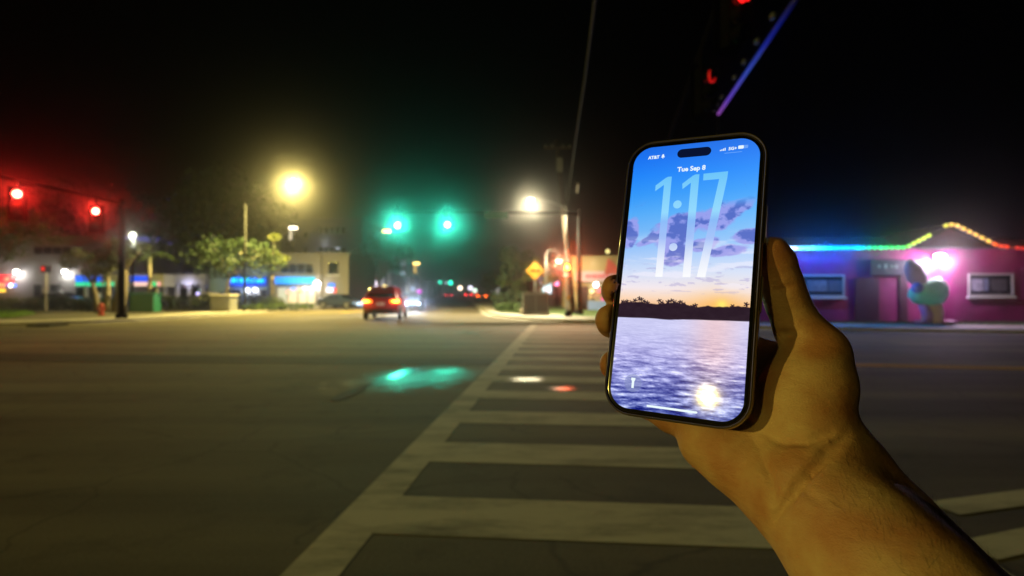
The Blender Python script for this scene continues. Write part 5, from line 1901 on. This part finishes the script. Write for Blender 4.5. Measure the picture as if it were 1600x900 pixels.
mm = .001
CH = []          # (list of (x, y, depth, radius mm), blend mm)
CH.append(([(1208, 393, .3185, 8.3), (1214, 412, .3205, 9.6), (1221, 446, .3225, 10.8), (1231, 476, .323, 10.9), (1247, 512, .3225, 12.2), (1276, 553, .319, 15.2)], 5))          # thumb
CH.append(([(1276, 553, .319, 15.2), (1268, 600, .3135, 20.5), (1252, 640, .313, 22.5), (1268, 690, .3045, 22.5)], 9))                                                      # thenar
CH.append(([(1240, 625, .320, 20), (1222, 665, .322, 20.5), (1235, 715, .311, 21)], 10))
CH.append(([(1268, 780, .2955, 24), (1205, 752, .313, 20), (1150, 712, .326, 19), (1108, 686, .336, 16), (1090, 665, .345, 13.5)], 9))                                          # hypothenar
CH.append(([(1215, 720, .322, 19), (1170, 670, .338, 18), (1140, 600, .350, 17), (1135, 520, .353, 13)], 9))                                                                # palm body
CH.append(([(1170, 660, .342, 17), (1110, 610, .356, 15), (1100, 552, .362, 12.5)], 9))
CH.append(([(1296, 722, .304, 22), (1312, 742, .306, 23), (1382, 836, .291, 25.5), (1446, 918, .277, 28), (1600, 1075, .248, 36), (1800, 1310, .21, 42), (2660, 2260, .14, 44)], 12))                     # radial forearm
CH.append(([(1235, 765, .301, 21), (1262, 792, .2945, 23), (1328, 870, .2735, 26), (1392, 950, .2555, 29.5), (1530, 1130, .220, 37), (1700, 1370, .18, 42), (2480, 2420, .135, 44)], 12))                   # ulnar forearm
CH.append(([(1268, 566, .328, 13), (1215, 575, .346, 13), (1145, 545, .358, 13)], 8))
CH.append(([(1262, 610, .326, 14), (1200, 630, .346, 14)], 8))
CH.append(([(1276, 764, .2885, 22), (1355, 852, .270, 25), (1420, 932, .2535, 28.5), (1565, 1105, .222, 36), (1750, 1340, .185, 42), (2568, 2321, .138, 45)], 16))     # front of the forearm
CH.append(([(1140, 512, .352, 11.5), (1032, 442, .384, 9.8), (980, 452, .376, 9.2), (964, 454, .3605, 9.2), (961, 450, .352, 8.4)], 3.5))                                        # index
CH.append(([(1104, 552, .360, 12), (1014, 492, .392, 10), (972, 502, .380, 9.6), (957, 503, .363, 9.6), (952, 499, .353, 8.9)], 3.5))                                           # middle
CH.append(([(1086, 600, .360, 11.5), (1008, 560, .388, 9.6), (974, 570, .374, 8.8), (961, 571, .359, 8.6), (957, 568, .350, 8.0)], 3.5))                                         # ring
CH.append(([(1092, 664, .347, 12), (1050, 650, .358, 10), (1005, 628, .366, 8.6), (978, 622, .362, 7.8)], 4.5))                                                              # little finger
VOX = .0016
allp = np.array([[*PW(x, y, d), r_ * mm] for c, k in CH for (x, y, d, r_) in c])
lo = (allp[:, :3] - allp[:, 3:]).min(0) - .012
hi = (allp[:, :3] + allp[:, 3:]).max(0) + .012
dims = np.ceil((hi - lo) / VOX).astype(int) + 1
SDF = np.full(dims, .05, np.float32)
axs = [lo[i] + VOX * np.arange(dims[i]) for i in range(3)]


def grid_slice(bmin, bmax):
    s0 = np.maximum(((bmin - lo) / VOX).astype(int), 0)
    s1 = np.minimum(((bmax - lo) / VOX).astype(int) + 2, dims)
    sl = tuple(slice(int(s0[i]), int(s1[i])) for i in range(3))
    g = np.meshgrid(*[axs[i][sl[i]].astype(np.float32) for i in range(3)], indexing='ij', sparse=True)
    return sl, g


def round_cone(g, a, b_, ra, rb):
    ab = b_ - a
    L2 = float(ab @ ab) + 1e-12
    px_, py_, pz_ = g[0] - a[0], g[1] - a[1], g[2] - a[2]
    t_ = np.clip((px_ * ab[0] + py_ * ab[1] + pz_ * ab[2]) / L2, 0, 1)
    dx, dy, dz = px_ - t_ * ab[0], py_ - t_ * ab[1], pz_ - t_ * ab[2]
    t2 = t_ * t_ * (3 - 2 * t_)
    return np.sqrt(dx * dx + dy * dy + dz * dz) - (ra + (rb - ra) * t2)


for c, k in CH:
    k = k * mm
    for (p0, p1) in zip(c, c[1:]):
        a, b_ = PW(*p0[:3]), PW(*p1[:3])
        ra, rb = p0[3] * mm, p1[3] * mm
        m_ = max(ra, rb) + k + .008
        sl, g = grid_slice(np.minimum(a, b_) - m_, np.maximum(a, b_) + m_)
        d = round_cone(g, a, b_, ra, rb).astype(np.float32)
        cur = SDF[sl]
        h_ = np.clip(.5 + .5 * (cur - d) / k, 0, 1)
        SDF[sl] = cur * (1 - h_) + d * h_ - k * h_ * (1 - h_)
# creases of the wrist, palm and thumb
CR = [([(1204, 822, .282), (1243, 760, .283), (1290, 704, .281), (1336, 668, .285)], 1.7, 2.2), ([(1224, 800, .278), (1268, 742, .277), (1318, 694, .276)], 1.1, 1.8),
      ([(1192, 676, .300), (1218, 690, .298), (1262, 690, .284), (1310, 672, .288)], 1.5, 2.4), ([(1206, 520, .312), (1226, 524, .309), (1250, 520, .309)], 1.6, 2.2),
      ([(1200, 455, .3115), (1222, 452, .3105), (1246, 446, .313)], .9, 1.5), ([(1250, 760, .276), (1285, 790, .268)], .8, 1.6), ([(1180, 690, .305), (1200, 740, .298), (1212, 790, .290)], 1.2, 2.6)]


def surf_depth(x, y):
    """first skin surface met by the view ray of photo pixel x, y"""
    ds = np.arange(.24, .40, .0008)
    pts = np.stack([(x - 800) / F * ds, ds, H_CAM - (y - HZ) / F * ds], 1)
    idx = np.round((pts - lo) / VOX).astype(int)
    ok = np.all((idx >= 0) & (idx < dims), axis=1)
    for q_, o_, d_ in zip(idx, ok, ds):
        if o_ and SDF[tuple(q_)] < 0:
            return float(d_)
    return None


for line, rad_, k in CR:
    pts = []
    for (p0, p1) in zip(line, line[1:]):
        for f in np.linspace(0, 1, 6)[:-1]:
            x, y = p0[0] + (p1[0] - p0[0]) * f, p0[1] + (p1[1] - p0[1]) * f
            d = surf_depth(x, y)
            if d is not None:
                pts.append(PW(x, y, d))
    n_ = len(pts)
    for i in range(n_ - 1):
        if np.linalg.norm(pts[i] - pts[i + 1]) > .03:
            continue
        fade = math.sin(math.pi * (i + .7) / (n_ + .4)) ** .6
        ra = rad_ * mm * fade
        kk = k * mm
        a, b_ = pts[i], pts[i + 1]
        m_ = ra + kk + .004
        sl, g = grid_slice(np.minimum(a, b_) - m_, np.maximum(a, b_) + m_)
        d = -round_cone(g, a, b_, ra, ra).astype(np.float32)
        cur = SDF[sl]
        h_ = np.clip(.5 - .5 * (cur - d) / kk, 0, 1)
        SDF[sl] = cur * (1 - h_) + d * h_ + kk * h_ * (1 - h_)
# keep the skin off the phone: flatten where it presses against the case
pts_c = np.array([PTW + PRW @ np.array([sx_ * .045, sy_ * .088, z_]) for sx_ in (-1, 1) for sy_ in (-1, 1) for z_ in (-.016, .006)])
sl, g = grid_slice(pts_c.min(0) - .004, pts_c.max(0) + .004)
q = [g[i] - PTW[i] for i in range(3)]
lx = q[0] * PRW[0, 0] + q[1] * PRW[1, 0] + q[2] * PRW[2, 0]
ly = q[0] * PRW[0, 1] + q[1] * PRW[1, 1] + q[2] * PRW[2, 1]
lz = q[0] * PRW[0, 2] + q[1] * PRW[1, 2] + q[2] * PRW[2, 2] + .0048
rr_ = .0165
ax = np.maximum(np.abs(lx) - (.0413 - rr_), 0)
ay = np.maximum(np.abs(ly) - (.0840 - rr_), 0)
dxy = np.hypot(ax, ay) - rr_
dz = np.abs(lz) - .0058
dbox = np.minimum(np.maximum(dxy, dz), 0) + np.hypot(np.maximum(dxy, 0), np.maximum(dz, 0)) - .0003
cur = SDF[sl]
dneg = -dbox.astype(np.float32)
kk = .0012
h_ = np.clip(.5 - .5 * (cur - dneg) / kk, 0, 1)
SDF[sl] = cur * (1 - h_) + dneg * h_ + kk * h_ * (1 - h_)


def surface_nets(S, lo, vox):
    ins = S < 0
    nx, ny, nz = S.shape
    c = np.zeros((nx - 1, ny - 1, nz - 1), np.int8)
    for i in (0, 1):
        for j in (0, 1):
            for k in (0, 1):
                c += ins[i:nx - 1 + i, j:ny - 1 + j, k:nz - 1 + k]
    cell = (c > 0) & (c < 8)
    ids = np.argwhere(cell)
    num = -np.ones(cell.shape, np.int64)
    num[cell] = np.arange(len(ids))
    acc = np.zeros((len(ids), 3))
    cnt = np.zeros(len(ids))
    corners = [(i, j, k) for i in (0, 1) for j in (0, 1) for k in (0, 1)]
    for a in range(8):
        for b_ in range(a + 1, 8):
            ca, cb_ = np.array(corners[a]), np.array(corners[b_])
            if np.abs(ca - cb_).sum() != 1:
                continue
            va = S[tuple((ids + ca).T)]
            vb = S[tuple((ids + cb_).T)]
            m_ = (va < 0) != (vb < 0)
            t_ = np.where(m_, va / np.where(m_, va - vb, 1), 0)
            acc += m_[:, None] * (ca + (cb_ - ca) * t_[:, None])
            cnt += m_
    V = lo + vox * (ids + acc / cnt[:, None])
    Fs = []
    for ax_ in range(3):
        o1, o2 = [(1, 2), (2, 0), (0, 1)][ax_]
        e = np.zeros(3, int)
        e[ax_] = 1
        A = ins[tuple(slice(0, S.shape[i] - e[i]) for i in range(3))]
        B_ = ins[tuple(slice(e[i], S.shape[i]) for i in range(3))]
        ed = np.argwhere(A != B_)
        ok = (ed[:, o1] > 0) & (ed[:, o2] > 0) & (ed[:, o1] < S.shape[o1] - 1) & (ed[:, o2] < S.shape[o2] - 1)
        ed = ed[ok]
        u1 = np.zeros(3, int); u1[o1] = 1
        u2 = np.zeros(3, int); u2[o2] = 1
        q0 = num[tuple((ed - u1 - u2).T)]
        q1 = num[tuple((ed - u2).T)]
        q2 = num[tuple(ed.T)]
        q3 = num[tuple((ed - u1).T)]
        fl = ins[tuple(ed.T)]
        Q = np.stack([q0, q1, q2, q3], 1)
        Q[~fl] = Q[~fl][:, ::-1]
        Fs.append(Q)
    return V, np.concatenate(Fs)


HV, HF = surface_nets(SDF, lo, VOX)
# two rounds of light smoothing
for _ in range(2):
    s_ = np.zeros_like(HV)
    n_ = np.zeros(len(HV))
    for a in range(4):
        i0, i1 = HF[:, a], HF[:, (a + 1) % 4]
        np.add.at(s_, i0, HV[i1]); np.add.at(n_, i0, 1)
        np.add.at(s_, i1, HV[i0]); np.add.at(n_, i1, 1)
    HV = HV * .55 + .45 * s_ / n_[:, None]
me = bpy.data.meshes.new('person')
me.from_pydata(HV.tolist(), [], HF.tolist())
me.polygons.foreach_set('use_smooth', [True] * len(me.polygons))
SKIN = bpy.data.materials.new('skin')
SKIN.use_nodes = True
nt = SKIN.node_tree
N = nt.nodes.new
L = nt.links.new
bs = nt.nodes['Principled BSDF']
tc = N('ShaderNodeTexCoord')
n1 = N('ShaderNodeTexNoise')
n1.inputs['Scale'].default_value = 38
n1.inputs['Detail'].default_value = 5
L(tc.outputs['Object'], n1.inputs['Vector'])
r = N('ShaderNodeValToRGB')
r.color_ramp.elements[0].position = .35
r.color_ramp.elements[1].position = .68
r.color_ramp.elements[0].color = (.44, .20, .11, 1)
r.color_ramp.elements[1].color = (.56, .38, .24, 1)
L(n1.outputs['Fac'], r.inputs[0])
L(r.outputs[0], bs.inputs['Base Color'])
bs.inputs['Roughness'].default_value = .52
bs.inputs['Specular IOR Level'].default_value = .35
bs.inputs['Subsurface Weight'].default_value = .08
bs.inputs['Subsurface Radius'].default_value = (1, .35, .18)
bs.inputs['Subsurface Scale'].default_value = .004
mp = N('ShaderNodeMapping')
mp.inputs['Rotation'].default_value = (0, RAD(40), 0)
mp.inputs['Scale'].default_value = (1, 1, 2.6)
L(tc.outputs['Object'], mp.inputs['Vector'])
n2 = N('ShaderNodeTexNoise')
n2.inputs['Scale'].default_value = 110
n2.inputs['Detail'].default_value = 4
n2.inputs['Roughness'].default_value = .6
L(mp.outputs[0], n2.inputs['Vector'])
vo = N('ShaderNodeTexVoronoi')
vo.feature = 'DISTANCE_TO_EDGE'
vo.inputs['Scale'].default_value = 620
L(mp.outputs[0], vo.inputs['Vector'])
ad = N('ShaderNodeMath')
ad.operation = 'MULTIPLY_ADD'
ad.inputs[1].default_value = .35
L(vo.outputs['Distance'], ad.inputs[0])
L(n2.outputs['Fac'], ad.inputs[2])
bp = N('ShaderNodeBump')
bp.inputs['Strength'].default_value = .5
bp.inputs['Distance'].default_value = .0016
L(ad.outputs[0], bp.inputs['Height'])
L(bp.outputs[0], bs.inputs['Normal'])
tips = [PW(961, 450, .352), PW(952, 499, .353), PW(957, 568, .350), PW(964, 454, .3605), PW(957, 503, .363), PW(961, 571, .359), PW(1050, 655, .355), PW(1010, 630, .366), PW(1206, 390, .312)]
tr_ = [.016, .016, .016, .016, .016, .016, .018, .018, .014]
fl_ = np.zeros(len(HV))
for q_, r_q in zip(tips, tr_):
    fl_ = np.maximum(fl_, np.exp(-(np.linalg.norm(HV - q_, axis=1) / r_q) ** 2))
fatt = me.attributes.new('flush', 'FLOAT', 'POINT')
fatt.data.foreach_set('value', fl_.astype(np.float32))
at_ = N('ShaderNodeAttribute')
at_.attribute_name = 'flush'
mxs = N('ShaderNodeMixRGB')
mxs.inputs[2].default_value = (.30, .10, .055, 1)
sm_ = N('ShaderNodeMath')
sm_.operation = 'MULTIPLY'
sm_.inputs[1].default_value = .8
L(at_.outputs['Fac'], sm_.inputs[0])
L(sm_.outputs[0], mxs.inputs[0])
L(r.outputs[0], mxs.inputs[1])
L(mxs.outputs[0], bs.inputs['Base Color'])
me.materials.append(SKIN)
hand = bpy.data.objects.new('person', me)
COL.objects.link(hand)
tag(hand, 'bare right hand and forearm reaching in from below to hold up the phone', 'person')

# fine dark hair on the outer side of the forearm
fq = HF
fa, fb_, fc_ = HV[fq[:, 0]], HV[fq[:, 1]], HV[fq[:, 3]]
fn = np.cross(fb_ - fa, fc_ - fa)
ar = np.linalg.norm(fn, axis=1)
fn /= ar[:, None] + 1e-12
cen = HV[fq].mean(1)
axis = PW(1392, 834, .291) - PW(1800, 1310, .21)
axis /= np.linalg.norm(axis)
along = (cen - PW(1318, 735, .304)) @ axis
right = PW(1380, 660, .30) - PW(1250, 800, .30)
right /= np.linalg.norm(right)
sidew = fn @ right
wgt = ar * np.clip(sidew + .12, 0, 1) * np.clip((-along - .004) / .03, 0, 1) * np.clip((.20 + along) / .05, 0, 1)
wgt /= wgt.sum()
pick = rng.choice(len(fq), 3200, p=wgt)
hm = MB()
hv, hf = [], []
for c_, n_ in zip(cen[pick], fn[pick]):
    t_ = axis * .9 + right * .1 + rng.normal(size=3) * .28
    t_ -= n_ * (t_ @ n_)
    t_ /= np.linalg.norm(t_)
    L_ = rng.uniform(.004, .009)
    b1 = c_ + t_ * L_ * .5 + n_ * L_ * .30
    b2 = c_ + t_ * L_ + n_ * L_ * .34
    sd_ = np.cross(t_, n_) * .000045
    k_ = len(hv)
    hv += [c_ - sd_ - n_ * .0004, c_ + sd_ - n_ * .0004, b1 + sd_, b1 - sd_, b2]
    hf += [(k_, k_ + 1, k_ + 2, k_ + 3), (k_ + 3, k_ + 2, k_ + 4)]
hm.v = [tuple(p) for p in np.array(hv).tolist()]
hm.f = hf
ho = hm.build('arm_hair', mat('arm_hair', (.02, .013, .01), .6), hand)
ho['kind'] = 'stuff'

# ================================================================== thin haze added to put halos round the lamps
hz_ = MB().box((-400, -400, -1.0), (400, 440, 26)).build('haze', None)
HZM = bpy.data.materials.new('haze')
HZM.use_nodes = True
nt = HZM.node_tree
nt.nodes.remove(nt.nodes['Principled BSDF'])
pv = nt.nodes.new('ShaderNodeVolumePrincipled')
pv.inputs['Color'].default_value = (.95, .95, .95, 1)
pv.inputs['Density'].default_value = .0022
pv.inputs['Anisotropy'].default_value = .972
nt.links.new(pv.outputs[0], nt.nodes['Material Output'].inputs['Volume'])
hz_.data.materials.append(HZM)
hz_['kind'] = 'stuff'
hz_['label'] = 'thin haze added over the whole junction to give the lamps halos'
hz_['category'] = 'haze'
